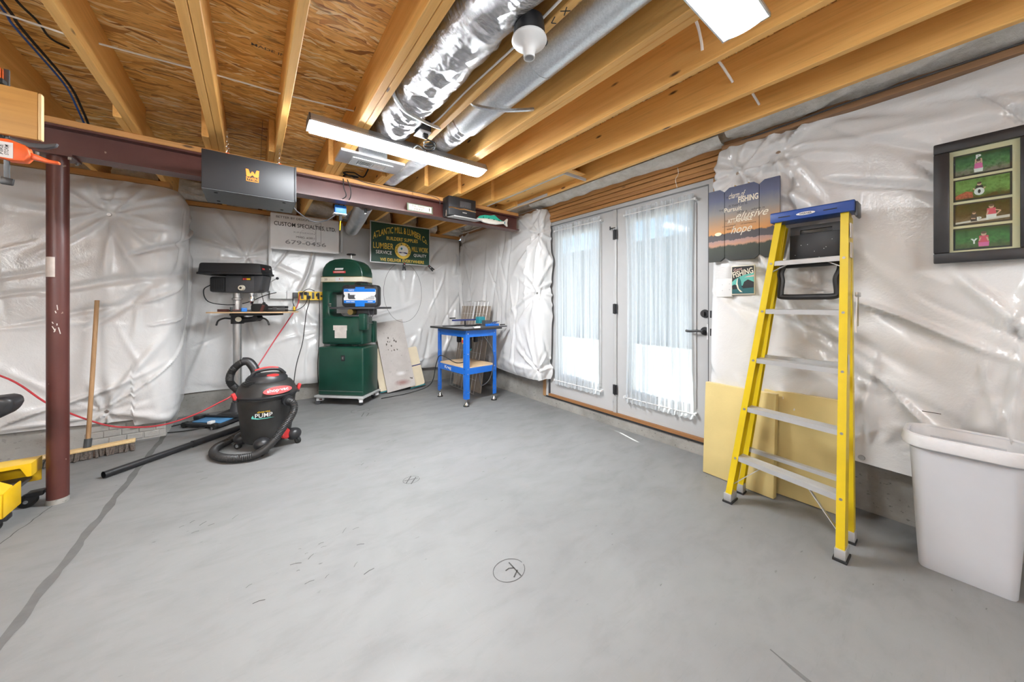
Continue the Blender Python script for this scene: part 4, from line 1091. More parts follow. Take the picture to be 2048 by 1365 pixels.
G().cyl((.04, -.056, 1.05), (.06, -.08, 1.05), .026).out('rack_boss', 'cream', dp, smooth=True)
G().tube([(-.22, -.06, 1.42), (-.27, -.09, 1.36), (-.22, -.10, 1.24), (-.04, -.08, 1.205), (.06, .06, 1.23), (.22, .10, 1.31), (.33, .12, 1.345)], .005, 6).out('power_cord', 'black_rubber', dp, smooth=True)
sb = G().box(-.18, .55, -.19, .15, 1.117, 1.131).out('scrap_board', 'plywood')
tag(sb, 'thin plywood scrap board lying on the drill press table', 'board'); sb.location = (-.13, 4.76, 0); sb.rotation_euler = (0, 0, R(-30))
def on_table(name, label, cat, x, y, rz):
    a = R(-30); return thing(name, label, cat, (-.13 + x * math.cos(a) - y * math.sin(a), 4.76 + x * math.sin(a) + y * math.cos(a), 1.1315), rz)
q = on_table('pliers_set', 'red handled pliers lying beside the drill chuck', 'pliers', .06, -.06, -20)
for s_ in (-1, 1): G().tube([(-.08, s_ * .004, .012), (-.02, s_ * .012, .014), (.05, s_ * .022, .014), (.10, s_ * .014, .012)], .007, 8).out('handle', 'red_plastic', q, smooth=True)
G().box(-.13, -.07, -.008, .008, .004, .02).out('jaws', 'dark_grey', q, bev=.003)
q = on_table('blue_clamp', 'small black and blue hand clamp on the drill press board', 'clamp', .13, -.10, 10)
G().box(-.12, .12, -.012, .012, .004, .018).out('bar', 'black_metal', q, bev=.002)
G().box(-.03, .02, -.022, .022, .0, .042).out('body', 'label_blue', q, bev=.006)
G().box(-.12, -.10, -.014, .014, 0, .05).out('jaw', 'black_plastic', q, bev=.004)
G().cyl((.05, 0, .012), (.11, 0, .012), .012, n=12).out('handle', 'black_plastic', q, smooth=True)
q = on_table('sanding_block', 'black tool pouch with a maroon strip near the right of the board', 'pouch', .25, -.05, -35)
G().prism(rrect(-.07, .07, 0, .085, .03), -.035, .035).out('pouch', 'black_rubber', q, bev=.006)
G().box(.03, .055, -.05, -.036, .0, .09, Matrix.Rotation(R(20), 4, 'Y')).out('strip', 'maroon_steel', q)
q = on_table('bit_case', 'black drill bit case at the far right of the board', 'case', .40, -.01, -25)
G().box(-.10, .10, -.045, .045, 0, .028).out('lower_shell', 'black_plastic', q, bev=.006)
G().box(-.095, .10, -.043, .045, .032, .062).out('upper_shell', 'black_plastic', q, bev=.006)
G().box(-.02, .02, -.05, -.044, .02, .045).out('latch', 'dark_grey', q, bev=.002)
q = on_table('wood_offcut', 'small dark red hardwood block by the column on the board', 'block', -.07, -.11, -30)
G().box(-.045, .045, -.02, .02, 0, .028).out('block', 'maroon_steel', q, bev=.002)
q = thing('yellow_plug_tag', 'yellow cord connector hanging under the power strip', 'connector', (.395, 4.80, 1.13))
G().cyl((0, 0, 0), (0, 0, .055), .016, .012).out('shell', 'yellow_plastic', q, smooth=True)
G().tube([(0, 0, .055), (-.01, .04, .10), (-.005, .09, .17)], .004, 6).out('lead', 'black_rubber', q, smooth=True)

# ---- low blue and black tool at the drill press foot
bt = thing('floor_tool', 'low black tool with blue tray and clamps on the floor at the drill press foot', 'tool', (-.31, 4.57, 0), -42)
G().box(-.20, .20, -.14, .14, .018, .045).out('chassis', 'black_plastic', bt, bev=.006)
P('faded_blue', (0.07, 0.22, 0.42), 0.5, var=.15)
G().box(-.13, .17, -.10, .10, .045, .054).out('tray', 'faded_blue', bt, bev=.002)
G().box(-.17, .20, .03, .055, .055, .075).out('rail', 'black_metal', bt, bev=.003)
G().box(.02, .20, .05, .13, .05, .085).out('motor_cover', 'black_plastic', bt, bev=.012)
for x, y in ((-.18, -.12), (.15, -.14), (-.19, .10), (.18, .12)):
    G().cyl((x, y - .02, .03), (x, y + .02, .03), .028, n=16).out('foot_roller', 'black_rubber', bt, smooth=True)
G().box(.08, .12, -.15, -.10, .05, .075).out('clamp_block', 'white_plastic', bt, bev=.004)
G().cyl((.15, -.155, .02), (.15, -.17, .02), .012).out('clamp_screw', 'chrome', bt, smooth=True)
G().box(-.21, -.14, -.02, .06, .04, .08).out('fence_block', 'black_plastic', bt, bev=.008)
G().tube([(-.20, .0, .03), (-.33, -.12, .008), (-.40, -.24, .006), (-.30, -.30, .006), (-.08, -.22, .006), (.06, -.15, .02)], .0055, 7).out('power_cord', 'black_rubber', bt, smooth=True)

# =================================================================== BANDSAW
bs = thing('bandsaw', 'tall dark green bandsaw with cream stripe on a cabinet', 'bandsaw', (.95, 4.66, 0), -44)
mb = thing('mobile_base', 'white wheeled platform under the green bandsaw', 'platform', (.95, 4.66, 0), -44)
G().box(-.295, .335, -.215, .195, .090, .112).out('deck', 'white_paint', mb, bev=.003)
for k, (x, y) in enumerate(((-.25, -.17), (.28, -.17), (-.25, .15), (.28, .15))):
    M = Matrix.Translation((x, y, 0)) @ Matrix.Rotation(R((20, -60, 40, -20)[k]), 4, 'Z')
    cs_ = G().box(-.035, .045, -.022, .022, .045, .078, M).out('caster_fork', 'white_plastic', mb, bev=.006)
    G().cyl(M @ Vector((-.02, -.017, .031)), M @ Vector((-.02, .017, .031)), .031, n=20).out('wheel', 'dark_grey', cs_, smooth=True)
    G().box(.0, .03, -.024, -.020, .055, .07, M).out('brake_tab', 'maroon_steel', cs_)
    G().box(-.03, .03, -.03, .03, .078, .090, M).out('mount_plate', 'steel', cs_)
G().box(-.265, .315, -.185, .165, .113, .695).out('cabinet', 'green_enamel', bs, bev=.018, seg=3)
G().box(-.262, .312, -.1865, -.184, .165, .170).out('cabinet_seam', 'steel', bs)
sp = G().box(.035, .085, -.190, -.184, .53, .60).out('switch_plate', 'black_metal', bs, bev=.003)
G().box(.05, .07, -.194, -.189, .545, .585).out('switch_bezel', 'dark_grey', sp)
G().box(.055, .065, -.197, -.193, .553, .575).out('toggle', 'chrome', sp)
for x in (-.18, .10): G().lathe([(.05, .695), (.05, .715), (.03, .72)], 20, (x, 0, 0)).out('spacer_foot', 'green_enamel', bs, smooth=True)
body = [(-.265, .722), (.27, .722), (.27, 1.06), (-.11, 1.06), (-.145, 1.075), (-.165, 1.11), (-.165, 1.31), (-.145, 1.345), (-.11, 1.36), (.27, 1.36), (.27, 1.56)]
for a in range(0, 181, 15):
    pass
body += [(.268, 1.60), (.25, 1.66), (.215, 1.71), (.165, 1.745), (.10, 1.765), (0, 1.772), (-.10, 1.765), (-.165, 1.745), (-.215, 1.71), (-.25, 1.66), (-.265, 1.60)]
G().prism(body, -.12, .12).out('frame_casting', 'green_enamel', bs, bev=.022, seg=3)
G().prism(rrect(-.245, .255, .745, 1.045, .03), -.128, -.118).out('lower_wheel_door', 'green_enamel', bs, bev=.006)
up = [(-.245, 1.38), (.25, 1.38), (.25, 1.585), (.21, 1.685), (.15, 1.73), (0, 1.75), (-.15, 1.73), (-.21, 1.685), (-.245, 1.585)]
G().prism(up, -.128, -.118).out('upper_wheel_door', 'green_enamel', bs, bev=.006)
G().box(-.2665, .2715, -.1295, .10, 1.488, 1.545).out('cream_stripe', 'cream', bs, bev=.002)
for z in (1.484, 1.549): G().box(-.267, .272, -.1302, .10, z - .0025, z + .0025).out('stripe_edge', 'brass', bs)
pl = G().box(-.075, .03, -.1325, -.1295, 1.490, 1.543).out('number_plate', 'paper_white', bs)
G().box(-.025, -.018, -.1335, -.1325, 1.51, 1.53).out('number_plate_mark', 'red_plastic', pl)
txt('20  .  .', bs, 'ink_black', -.17, 1.517, .10, .026, -.1303)
b1 = G().prism([(-.085, 1.632), (.02, 1.632), (.028, 1.654), (-.077, 1.654)], -.1325, -.128).out('maker_badge', 'paper_white', bs)
b2 = G().prism([(-.105, 1.592), (.055, 1.592), (.055, 1.618), (-.105, 1.618)], -.1325, -.128).out('maker_badge', 'red_plastic', bs)
G().box(-.09, .04, -.1332, -.1325, 1.602, 1.609).out('badge_line', 'paper_white', b2)
G().box(-.075, .03, -.1215, -.1195, 1.385, 1.46).out('upper_label', 'paper_aged', bs)
G().box(-.075, .03, -.1222, -.1212, 1.44, 1.46).out('upper_label_header', 'sign_teal', bs)
G().box(-.105, .075, -.1305, -.1285, .895, .955).out('warning_label', 'paper_aged', bs)
G().box(-.085, .068, -.1305, -.1285, .80, .895).out('warning_label', 'paper_aged', bs)
G().cyl((.05, 0, 1.765), (.05, 0, 1.835), .007).out('tension_rod', 'steel', bs, smooth=True)
G().lathe([(0, 1.832), (.02, 1.832), (.05, 1.828), (.055, 1.834), (.05, 1.842), (0, 1.842)], 20, (.05, 0, 0)).out('tension_wheel', 'black_metal', bs, smooth=True)
G().box(-.09, .48, -.22, .20, 1.155, 1.18).out('saw_table', 'dark_grey', bs, bev=.004)
G().box(.10, .34, -.10, .10, 1.08, 1.155).out('trunnion', 'dark_grey', bs, bev=.012)
G().cyl((.16, -.12, 1.12), (.16, -.20, 1.12), .035, n=20).out('guide_knob', 'brass', bs, smooth=True)
G().box(.24, .32, -.16, -.06, .90, 1.10).out('table_bracket', 'green_enamel', bs, bev=.012)
G().cyl((.31, -.10, .985), (.40, -.12, .985), .005).out('tilt_pin', 'steel', bs, smooth=True)
G().tube([(.37, -.16, 1.15), (.38, -.16, 1.09), (.405, -.16, 1.06), (.43, -.16, 1.09), (.44, -.16, 1.15)], .004, 6).out('wire_loop', 'dark_grey', bs, smooth=True)
G().box(.10, .29, .12, .20, .72, 1.0).out('motor_guard', 'green_enamel', bs, bev=.02)
G().box(-.15, .05, .005, .010, 1.10, 1.33).out('throat_shield', 'aluminium', bs)
G().box(.195, .200, -.006, .006, 1.06, 1.36).out('blade', 'steel', bs)
for k in range(2): G().box(-.18, -.135, -.126, -.12, 1.185 + k * .025, 1.198 + k * .025).out('door_latch', 'chrome', bs, bev=.002)
# nailer case on the table
nc = thing('nailer_case', 'black plastic tool case with blue and white label standing on the bandsaw table', 'tool case', (.95 + .288 * math.cos(R(-44)) - .18 * math.sin(R(-44)) * -1 * 0 + (-.17) * .695, 4.66 + .288 * math.sin(R(-44)) + (-.17) * .719, 1.1805), -40)
G().prism(rrect(-.215, .215, 0, .26, .04), -.05, .05).out('shell', 'black_plastic', nc, bev=.008)
G().tube([(-.085, -.005, .255), (-.07, -.005, .283), (-.04, -.005, .29), (.05, -.005, .29), (.08, -.005, .283), (.095, -.005, .255)], .010, 8).out('carry_handle', 'black_plastic', nc, smooth=True)
lb = G().prism([(-.17, .045), (.18, .045), (.195, .06), (.195, .105), (.18, .13), (.195, .155), (.195, .20), (.18, .215), (-.17, .215), (-.19, .20), (-.19, .155), (-.175, .13), (-.19, .105), (-.19, .06)], -.0535, -.050).out('printed_label', 'paper_white', nc)
for a, b in (((-.188, .192), (.178, .214)), ((-.188, .192), (.046, .078))):
    G().box(a[0], a[1], -.0545, -.0535, b[0], b[1]).out('label_band', 'label_blue', nc)
for z0, z1 in ((.178, .235), (.005, .07)): G().box(-.05, .06, -.0552, -.0500, z0, z1).out('label_tab', 'label_blue', nc)
txt('TASCO', nc, 'paper_white', -.10, .197, .07, .018, -.0551, bold=.02)
for x, w_ in ((-.135, .05), (-.08, .045), (.13, .06)): G().box(x - w_ / 2, x + w_ / 2, -.0551, -.0545, .058, .067).out('print_line', 'paper_white', nc)
flat('nailer_picture', [(-.14, .16), (-.12, .16), (-.115, .142), (-.05, .142), (-.05, .134), (-.06, .134), (-.06, .108), (-.05, .104), (-.05, .092), (-.13, .092), (-.14, .11)], 'dark_grey', nc, -.0542, -.0535)
for k in range(4): G().box(.05 + k * .028, .182, -.0542, -.0535, .085 + k * .012, .094 + k * .012).out('nail_row_picture', 'ink_grey', nc)
for x in (-.15, .15): G().box(x - .02, x + .02, -.056, -.045, .235, .262).out('latch', 'black_plastic', nc, bev=.003)

# =================================================================== BOARDS AND RACK
lbd = thing('stained_panel', 'tall stained grey hardboard panel leaning on the back wall', 'panel', (1.455, 4.70, 0.012), 0)
M = Matrix.Rotation(R(-13), 4, 'X') @ Matrix.Rotation(R(-7), 4, 'Y')
G().box(0, .40, -.004, .004, 0, .97, M).out('sheet', 'stained_board', lbd)
rp = random.Random(5)
for cx, cz, n, sp in ((.17, .68, 9, .05), (.14, .56, 6, .05), (.355, .11, 3, .012)):
    for k in range(n):
        x, z, r_ = cx + rp.gauss(0, sp), cz + rp.gauss(0, sp * .5), rp.uniform(.004, .011)
        G().prism(oval(x, z, r_, r_ * 1.5, 7), -.0055, -.004, M).out('tar_spot', 'faded_ink', lbd)
def leaner(name, label, loc, rz, w_, h_, th, lean, roll, mat, edge, group=None):
    t = thing(name, label, 'board', loc, rz, group)
    M = Matrix.Rotation(R(-lean), 4, 'X') @ Matrix.Rotation(R(roll), 4, 'Y')
    G().prism(rrect(0, w_, .016, h_, .03), -th / 2, th / 2, M).out('board', mat, t)
    G().box(0, w_, -th / 2, th / 2, 0, .016, M).out('bottom_edging', edge, t)
    return t, M
t, M = leaner('cream_shelf_board', 'cream board with teal bottom edge leaning left of the stained panel', (1.37, 4.745, .012), 0, .16, .60, .014, 14, -6, 'cream_board', 'teal_edge', 'cream shelf boards')
t, M = leaner('cream_shelf_board', 'cream board with navy band leaning right of the stained panel', (1.79, 4.745, .008), 0, .225, .58, .014, 14, -8, 'cream_board', 'teal_edge', 'cream shelf boards')
G().box(-.001, .226, -.0085, .0085, .30, .315, M).out('navy_band', 'navy_edge', t)
t, M = leaner('brown_backing_board', 'brown board edge showing behind the stained panel', (1.42, 4.83, .008), 0, .20, .80, .012, 8, -4, 'tile_board', 'tile_board')

rb = thing('tan_wall_panel', 'tan panel leaning in the corner behind the blue router table', 'panel', (2.46, 4.36, .0), -90)
M = Matrix.Rotation(R(-8), 4, 'X')
G().box(-.38, .42, -.006, .006, 0.002, 1.20, M).out('sheet', 'tile_board', rb)
wr = thing('wire_grid', 'thin wire shelf grid leaning in front of the tan panel', 'wire rack', (2.33, 4.30, .0), -90)
M = Matrix.Rotation(R(-11), 4, 'X')
for k in range(9):
    x = -.30 + k * .085; G().cyl(M @ Vector((x, 0, .02)), M @ Vector((x, 0, 1.28)), .0028, n=6).out('upright_wire', 'steel', wr)
for k in range(8):
    z = .02 + k * .18; G().cyl(M @ Vector((-.31, 0, z)), M @ Vector((.39, 0, z)), .0032, n=6).out('cross_wire', 'steel', wr)
for x in (-.20, .12): G().tube([M @ Vector((x, 0, 1.28)), M @ Vector((x, .06, 1.30)), M @ Vector((x, .12, 1.285))], .003, 6).out('hook_wire', 'steel', wr)
G().box(.02, .06, -.006, .0, 1.02, 1.27, M).out('tag_strip', 'white_plastic', wr)

# =================================================================== ROUTER TABLE
kt = thing('router_table', 'bright blue steel router table on levelling feet', 'router table', (2.0, 3.53, 0), 5)
W2, D2, HT = .465, .645, .925
for x, y, sx, sy in ((0, 0, 1, 1), (W2, 0, -1, 1), (0, D2, 1, -1), (W2, D2, -1, -1)):
    g = G(); prof = [(0, 0), (.055 * sx, 0), (.055 * sx, .004 * sy), (.004 * sx, .004 * sy), (.004 * sx, .055 * sy), (0, .055 * sy)]
    if sx * sy < 0: prof = prof[::-1]
    g.sweep((x, y, .085), (x, y, HT - .025), prof, (1, 0, 0), (0, 1, 0)); lg = g.out('leg', 'table_blue', kt)
    cx, cy = x + .022 * sx, y + .022 * sy
    G().cyl((cx, cy, .03), (cx, cy, .10), .007, n=10).out('foot_stem', 'chrome', lg)
    G().lathe([(0, 0), (.036, 0), (.036, .01), (.030, .014)], 20, (cx, cy, 0)).out('foot_pad', 'black_rubber', lg, smooth=True)
    G().lathe([(.030, .014), (.022, .03), (.010, .045), (.008, .05)], 20, (cx, cy, 0)).out('foot_cone', 'chrome', lg, smooth=True)
    for z in (.15, .19, .38, .44, .62, .86):
        G().cyl((x + .03 * sx, y - .003 * sy, z), (x + .03 * sx, y, z), .006, n=8).out('bolt', 'chrome', lg)
        G().cyl((x - .003 * sx, y + .03 * sy, z), (x, y + .03 * sy, z), .006, n=8).out('bolt', 'chrome', lg)
for z0, z1 in ((HT - .105, HT - .025), (.375, .45)):
    G().box(.004, W2 - .004, .003, .008, z0, z1).out('rail', 'table_blue', kt); G().box(.004, W2 - .004, D2 - .008, D2 - .003, z0, z1).out('rail', 'table_blue', kt)
    lr = G().box(.003, .008, .004, D2 - .004, z0, z1).out('rail', 'table_blue', kt); G().box(W2 - .008, W2 - .003, .004, D2 - .004, z0, z1).out('rail', 'table_blue', kt)
    if z0 < .5:
        o = txt('Kreg', lr, 'paper_white', 0, 0, .155, .05, 0, bold=.03)
        o.matrix_local = Matrix.Translation((.0012, .40, .412)) @ Matrix.Rotation(R(-90), 4, 'Z')
G().box(.01, W2 - .01, .01, D2 - .01, .45, .462).out('shelf', 'plywood', kt)
tp = G().box(-.05, .53, -.035, .76, HT - .024, HT).out('table_top', 'black_plastic', kt, bev=.002)
G().box(-.046, .526, -.031, .756, HT, HT + .0012).out('top_laminate', 'ink_grey', tp)
G().box(-.03, .56, .42, .475, HT + .002, HT + .014).out('fence_base', 'dark_grey', kt)
fnc = thing('router_fence', 'dark blue fence bar and teal clamp assembly on the router table', 'fence', (2.0, 3.53, HT + .0015), 5)
G().box(.02, .50, .30, .335, .075, .095).out('fence_bar', 'navy_edge', fnc)
G().box(.20, .215, .31, .325, .0, .076).out('fence_post', 'black_metal', fnc)
G().box(.20, .36, .28, .32, .0, .018).out('fence_foot', 'black_metal', fnc, bev=.003)
G().box(.36, .46, .22, .31, .035, .125).out('clamp_head', 'teal_tool', fnc, bev=.015)
G().box(.40, .52, .14, .23, .01, .08).out('clamp_body', 'grey_metal', fnc, bev=.015)
G().box(.40, .58, .08, .15, .0, .035).out('guide_block', 'table_blue', fnc, bev=.006)
G().box(.10, .62, -.03, .0, -.004, .012).out('guide_rail', 'dark_grey', fnc)
G().cyl((.58, .06, .02), (.66, .06, .02), .008).out('adjuster', 'black_metal', fnc, smooth=True)
for k in range(3): G().cyl((.47 + k * .03, .12, .04), (.49 + k * .035, .05, .07), .006).out('guide_pin', 'chrome', fnc, smooth=True)
G().box(.05, .13, .42, .44, .10, .115).out('stop_block', 'black_metal', fnc)
G().box(.10, .19, -.032, -.012, .0, .02).out('micro_scale', 'paper_white', fnc)
ru = thing('router_motor', 'black router motor hanging under the blue table with a red and yellow switch', 'router', (2.0, 3.53, .66), 5)
G().cyl((.25, .33, -.02), (.25, .33, .235), .06, n=24).out('motor_body', 'black_plastic', ru, smooth=True)
G().lathe([(.03, -.06), (.052, -.045), (.06, -.02)], 20, (.25, .33, 0)).out('motor_cap', 'teal_tool', ru, smooth=True)
for s_ in (-1, 1):
    cx, cy = .25 + s_ * .085, .33 - s_ * .065
    G().box(cx - .025, cx + .025, cy - .025, cy + .025, .06, .20).out('side_handle', 'black_plastic', ru, bev=.012)
sw = G().box(.012, .05, .06, .105, .075, .15).out('safety_switch', 'yellow_plastic', ru, bev=.004)
G().box(.006, .013, .068, .098, .09, .125).out('stop_paddle', 'red_plastic', sw, bev=.002)
G().box(.012, .05, .06, .105, .15, .162).out('switch_bracket', 'black_metal', sw)
G().tube([(.22, .33, .0), (.20, .30, -.09), (.21, .28, -.16), (.17, .30, -.187), (.08, .36, -.186), (-.04, .50, -.10), (-.05, .60, -.22), (-.08, .70, -.50), (-.25, 1.0, -.645), (-.6, 1.02, -.654)], .0055, 7).out('power_cord', 'black_rubber', ru, smooth=True)
G().tube([(.28, .02, .16), (.36, -.02, .02), (.40, -.025, -.15), (.35, -.03, -.34), (.28, -.02, -.42), (.22, .0, -.43), (.20, .0, -.30)], .0055, 7).out('switch_cord', 'dark_grey', ru, smooth=True)

# =================================================================== SHOP VACUUM
vc = thing('shop_vacuum', 'black wet and dry shop vacuum with red trim and coiled hose', 'vacuum', (.10, 3.62, 0), 4)
tub = G().lathe([(0, .055), (.15, .055), (.166, .07), (.178, .13), (.209, .42), (.216, .425), (.216, .44)], 40).out('tub', 'vac_plastic', vc, smooth=True)
G().lathe([(.224, .436), (.228, .442), (.228, .452), (.222, .458)], 40).out('rim', 'black_plastic', vc, smooth=True)
lid = G().lathe([(.222, .456), (.214, .47), (.196, .52), (.172, .548), (.15, .556)], 40).out('lid', 'vac_plastic', vc, smooth=True)
G().lathe([(.152, .552), (.148, .580), (.128, .604), (.09, .612), (0, .614)], 36, sx=1.0, sy=.92).out('motor_cap', 'black_plastic', lid, smooth=True)
G().prism(rrect(-.10, .12, -.035, .035, .03), 0, .012, Matrix.Translation((0.01, 0, .612)) @ Matrix.Rotation(R(90), 4, 'X') @ Matrix.Scale(-1, 4, (0, 1, 0))).out('cap_recess', 'vac_plastic', lid)
for k in range(4):
    G().tube([(-.176 + k * .012, -.05 + .0 * k, .548 + k * .012), (-.165 + k * .012, -.09, .546 + k * .010), (-.13 + k * .012, -.125, .545 + k * .009)], .004, 5).out('vent_slot', 'black_rubber', lid, smooth=True)
G().tube([(-.11, -.03, .60), (-.085, -.035, .640), (0, -.035, .655), (.08, -.03, .645), (.125, -.02, .60)], .015, 10).out('carry_handle', 'black_plastic', lid, smooth=True)
G().tube([(-.085, -.037, .650), (-.03, -.038, .667), (.03, -.038, .668), (.075, -.034, .658)], .009, 8).out('handle_grip', 'red_plastic', lid, smooth=True)
G().lathe([(0, .006), (.04, .006), (.045, 0)], 20, (.03, -.10, .606), Matrix.Rotation(R(18), 4, 'X'), 1.0, .45).out('power_switch', 'red_plastic', lid, smooth=True)
def on_lid(ang, r_, z, tilt): return Matrix.Translation((r_ * math.sin(R(ang)), -r_ * math.cos(R(ang)), z)) @ Matrix.Rotation(R(ang), 4, 'Z') @ Matrix.Rotation(R(-tilt), 4, 'X')
M = on_lid(14, .212, .497, 24)
bdg = G().prism(oval(0, 0, .105, .032, 28), -.006, .004, M).out('name_badge', 'red_plastic', lid)
o = txt('shop·vac', bdg, 'paper_white', 0, 0, .155, .034, -.0068, bold=.008); o.matrix_local = M
for a in (-72, 92): 
    M = Matrix.Translation((.222 * math.sin(R(a)), -.222 * math.cos(R(a)), .45)) @ Matrix.Rotation(R(a), 4, 'Z')
    G().box(-.020, .020, -.022, .004, -.012, .045, M @ Matrix.Rotation(R(18), 4, 'X')).out('latch', 'red_plastic', lid, bev=.008)
    G().box(-.028, .028, -.016, .006, -.03, -.012, M).out('latch_seat', 'black_plastic', tub, bev=.004)
# hose: from the inlet, down, loop on the floor, behind, up over the lid
inl = G().cyl((.115, -.165, .405), (.125, -.225, .40), .042, .040, 20).out('hose_inlet', 'black_plastic', tub, smooth=True)
hz = [(.125, -.215, .400), (.150, -.245, .385), (.158, -.262, .345), (.140, -.275, .29), (.075, -.295, .20), (.01, -.315, .12), (-.06, -.32, .065), (-.15, -.305, .038), (-.27, -.22, .034), (-.345, -.06, .034), (-.33, .09, .036), (-.23, .22, .040), (-.12, .29, .10), (-.08, .30, .25), (-.13, .275, .38), (-.20, .235, .47), (-.242, .19, .55), (-.228, .15, .64), (-.175, .11, .705), (-.13, .09, .72)]
G().tube(hz, .030, 16, 10, rib=(.010, .0035)).out('hose', 'hose_plastic', vc, smooth=True, ang=50)
G().tube([(-.16, .10, .722), (-.12, .085, .715), (-.085, .06, .66), (-.07, .045, .60)], .034, 14, 6).out('hose_elbow', 'black_plastic', vc, smooth=True)
for a, rr in ((-104, .26), (-33, .245), (165, .20), (75, .25)):
    c = Vector((rr * math.cos(R(a)), rr * math.sin(R(a)), 0)); u = c.normalized()
    hs = G().sph(c * .86 + Vector((0, 0, .085)), .06, 16, 1, 1, .85).out('caster_housing', 'black_plastic', vc, smooth=True)
    G().cyl(c + Vector((0, 0, .03)), c + Vector((0, 0, .075)), .008).out('caster_stem', 'steel', hs)
    s_ = Vector((math.cos(R(a + 60)), math.sin(R(a + 60)), 0))
    G().cyl(c + Vector((0, 0, .026)) - s_ * .012, c + Vector((0, 0, .026)) + s_ * .012, .026, n=20).out('caster_wheel', 'black_rubber', hs, smooth=True)
    G().cyl(c + Vector((0, 0, .026)) - s_ * .014, c + Vector((0, 0, .026)) + s_ * .014, .014, n=16).out('wheel_hub', 'chrome', hs, smooth=True)
M = on_lid(38, .178, .105, 12)
G().lathe([(0, .025), (.034, .025), (.042, .018), (.042, 0)], 24, (0, 0, 0), M @ Matrix.Rotation(R(90), 4, 'X')).out('drain_cap', 'red_plastic', tub, smooth=True)
M = on_lid(-6, .194, .315, -8)
for s_, m_, z, w_, h_ in (('shop·vac', 'yellow_plastic', .024, .085, .02), ('PUMP', 'paper_white', -.004, .115, .036)):
    o = txt(s_, tub, m_, -.02, z, w_, h_, -.010, bold=.004); o.matrix_local = M
o = flat('pump_swoosh', [(-.10, -.022), (-.06, -.034), (0, -.036), (.05, -.030), (.0, -.030), (-.05, -.027), (-.085, -.016), (-.09, .004), (-.10, -.008)], 'sign_teal', tub, -.0102, -.0096); o.matrix_local = M
# extension wand lying on the floor
wd_ = thing('extension_wand', 'long black plastic vacuum wand lying on the floor', 'pipe', (-.45, 3.89, 0))
g = G(); p0, p1 = Vector((-.82, 3.585, .027)), Vector((-.06, 4.215, .027)); d = (p1 - p0)
for a, b, r0 in ((0, .55, .0235), (.55, 1.0, .026)):
    G().tube([p0 + d * a, p0 + d * b], r0, 24, 0, caps=(a > 0)).out('tube_section', 'black_plastic', wd_, world=True, smooth=True)
G().cyl(p0 + d * .05, p0 + d * .052, .0215, n=20).out('bore', 'black_rubber', wd_, world=True)
G().cyl(p0 + d * .545, p0 + d * .565, .028, n=24).out('joint_ring', 'black_plastic', wd_, world=True, smooth=True)

# =================================================================== BROOM
br = thing('push_broom', 'wooden push broom standing against the plastic by the post', 'broom', (-1.02, 4.15, 0))
G().tube([(-1.03, 4.15, .10), (-1.025, 4.235, .67), (-1.02, 4.31, 1.24)], .0135, 12, 4).out('handle', 'broom_wood', br, world=True, smooth=True)
G().tube([(-1.031, 4.145, .085), (-1.029, 4.157, .15)], .021, 12, 0).out('socket', 'grey_metal', br, world=True, smooth=True)
u = Vector((.5, .07, 0)).normalized(); nn = Vector((u.y, -u.x, 0))
c = Vector((-1.02, 4.14, 0))
G().beam(c - u * .245 + Vector((0, 0, .075)), c + u * .245 + Vector((0, 0, .075)), .065, .022).out('head_block', 'board_edge_wood', br, world=True, bev=.006)
rb_ = random.Random(9); g = G()
for i in range(46):
    for j in range(4):
        p = c + u * (-.235 + .47 * i / 45) + nn * (-.022 + .0147 * j) + Vector((0, 0, .064))
        e = p + nn * rb_.uniform(-.012, .03) + u * (rb_.uniform(-.012, .012) + (-.03 if i < 4 else 0)); e.z = .004
        g.cyl(p, e, .0055, .0075, 5)
o = g.out('bristles', 'bristle', br, world=True); o['kind'] = 'stuff'

# =================================================================== LEFT EDGE: SAW STAND, CLAMPED BOARD
ct = thing('yellow_tool_stand', 'bright yellow wheeled tool stand at the left edge by the post', 'tool stand', (-1.25, 3.2, 0), 0)
def ctb(n, *a, bev=.004, m='yellow_metal', M=None): return G().box(*a, M=M).out(n, m, ct, world=True, bev=bev)
ctb('side_plate', -1.75, -1.035, 3.02, 3.028, .085, .215)
ctb('side_plate', -1.75, -1.02, 3.38, 3.388, .14, .285)
ctb('end_plate', -1.043, -1.035, 3.02, 3.20, .085, .215)
G().prism([(-1.02, .21), (-1.02, .285), (-1.75, .285), (-1.75, .265), (-1.06, .265), (-1.035, .21)], 3.26, 3.39).out('rim_bend', 'yellow_metal', ct, world=True)
g = G(); v = [(-1.75, 3.02, .215), (-1.035, 3.02, .215), (-1.035, 3.11, .225), (-1.20, 3.24, .275), (-1.75, 3.24, .275)]
f_ = [g.bm.verts.new(p) for p in v]; f2 = [g.bm.verts.new((p[0], p[1], p[2] - .006)) for p in v]
g.bm.faces.new(f_); g.bm.faces.new(f2[::-1])
for i in range(5): g.bm.faces.new((f_[i], f2[i], f2[(i + 1) % 5], f_[(i + 1) % 5]))
g.out('sloped_deck', 'yellow_metal', ct, world=True)
for k in range(3): G().prism([(0, 0), (.04, .0), (.028, .022), (.006, .018)], -.001, .001, Matrix.Translation((-1.12 - k * .07, 3.10, .2335)) @ Matrix.Rotation(R(70), 4, 'X')).out('deck_slot', 'black_rubber', ct, world=True)
ctb('inner_shelf', -1.7, -1.05, 3.12, 3.37, .16, .18, m='dark_grey')
for x in (-1.085, -1.055): G().cyl((x, 3.0185, .175), (x, 3.0205, .175), .008, n=12).out('side_hole', 'black_rubber', ct, world=True)
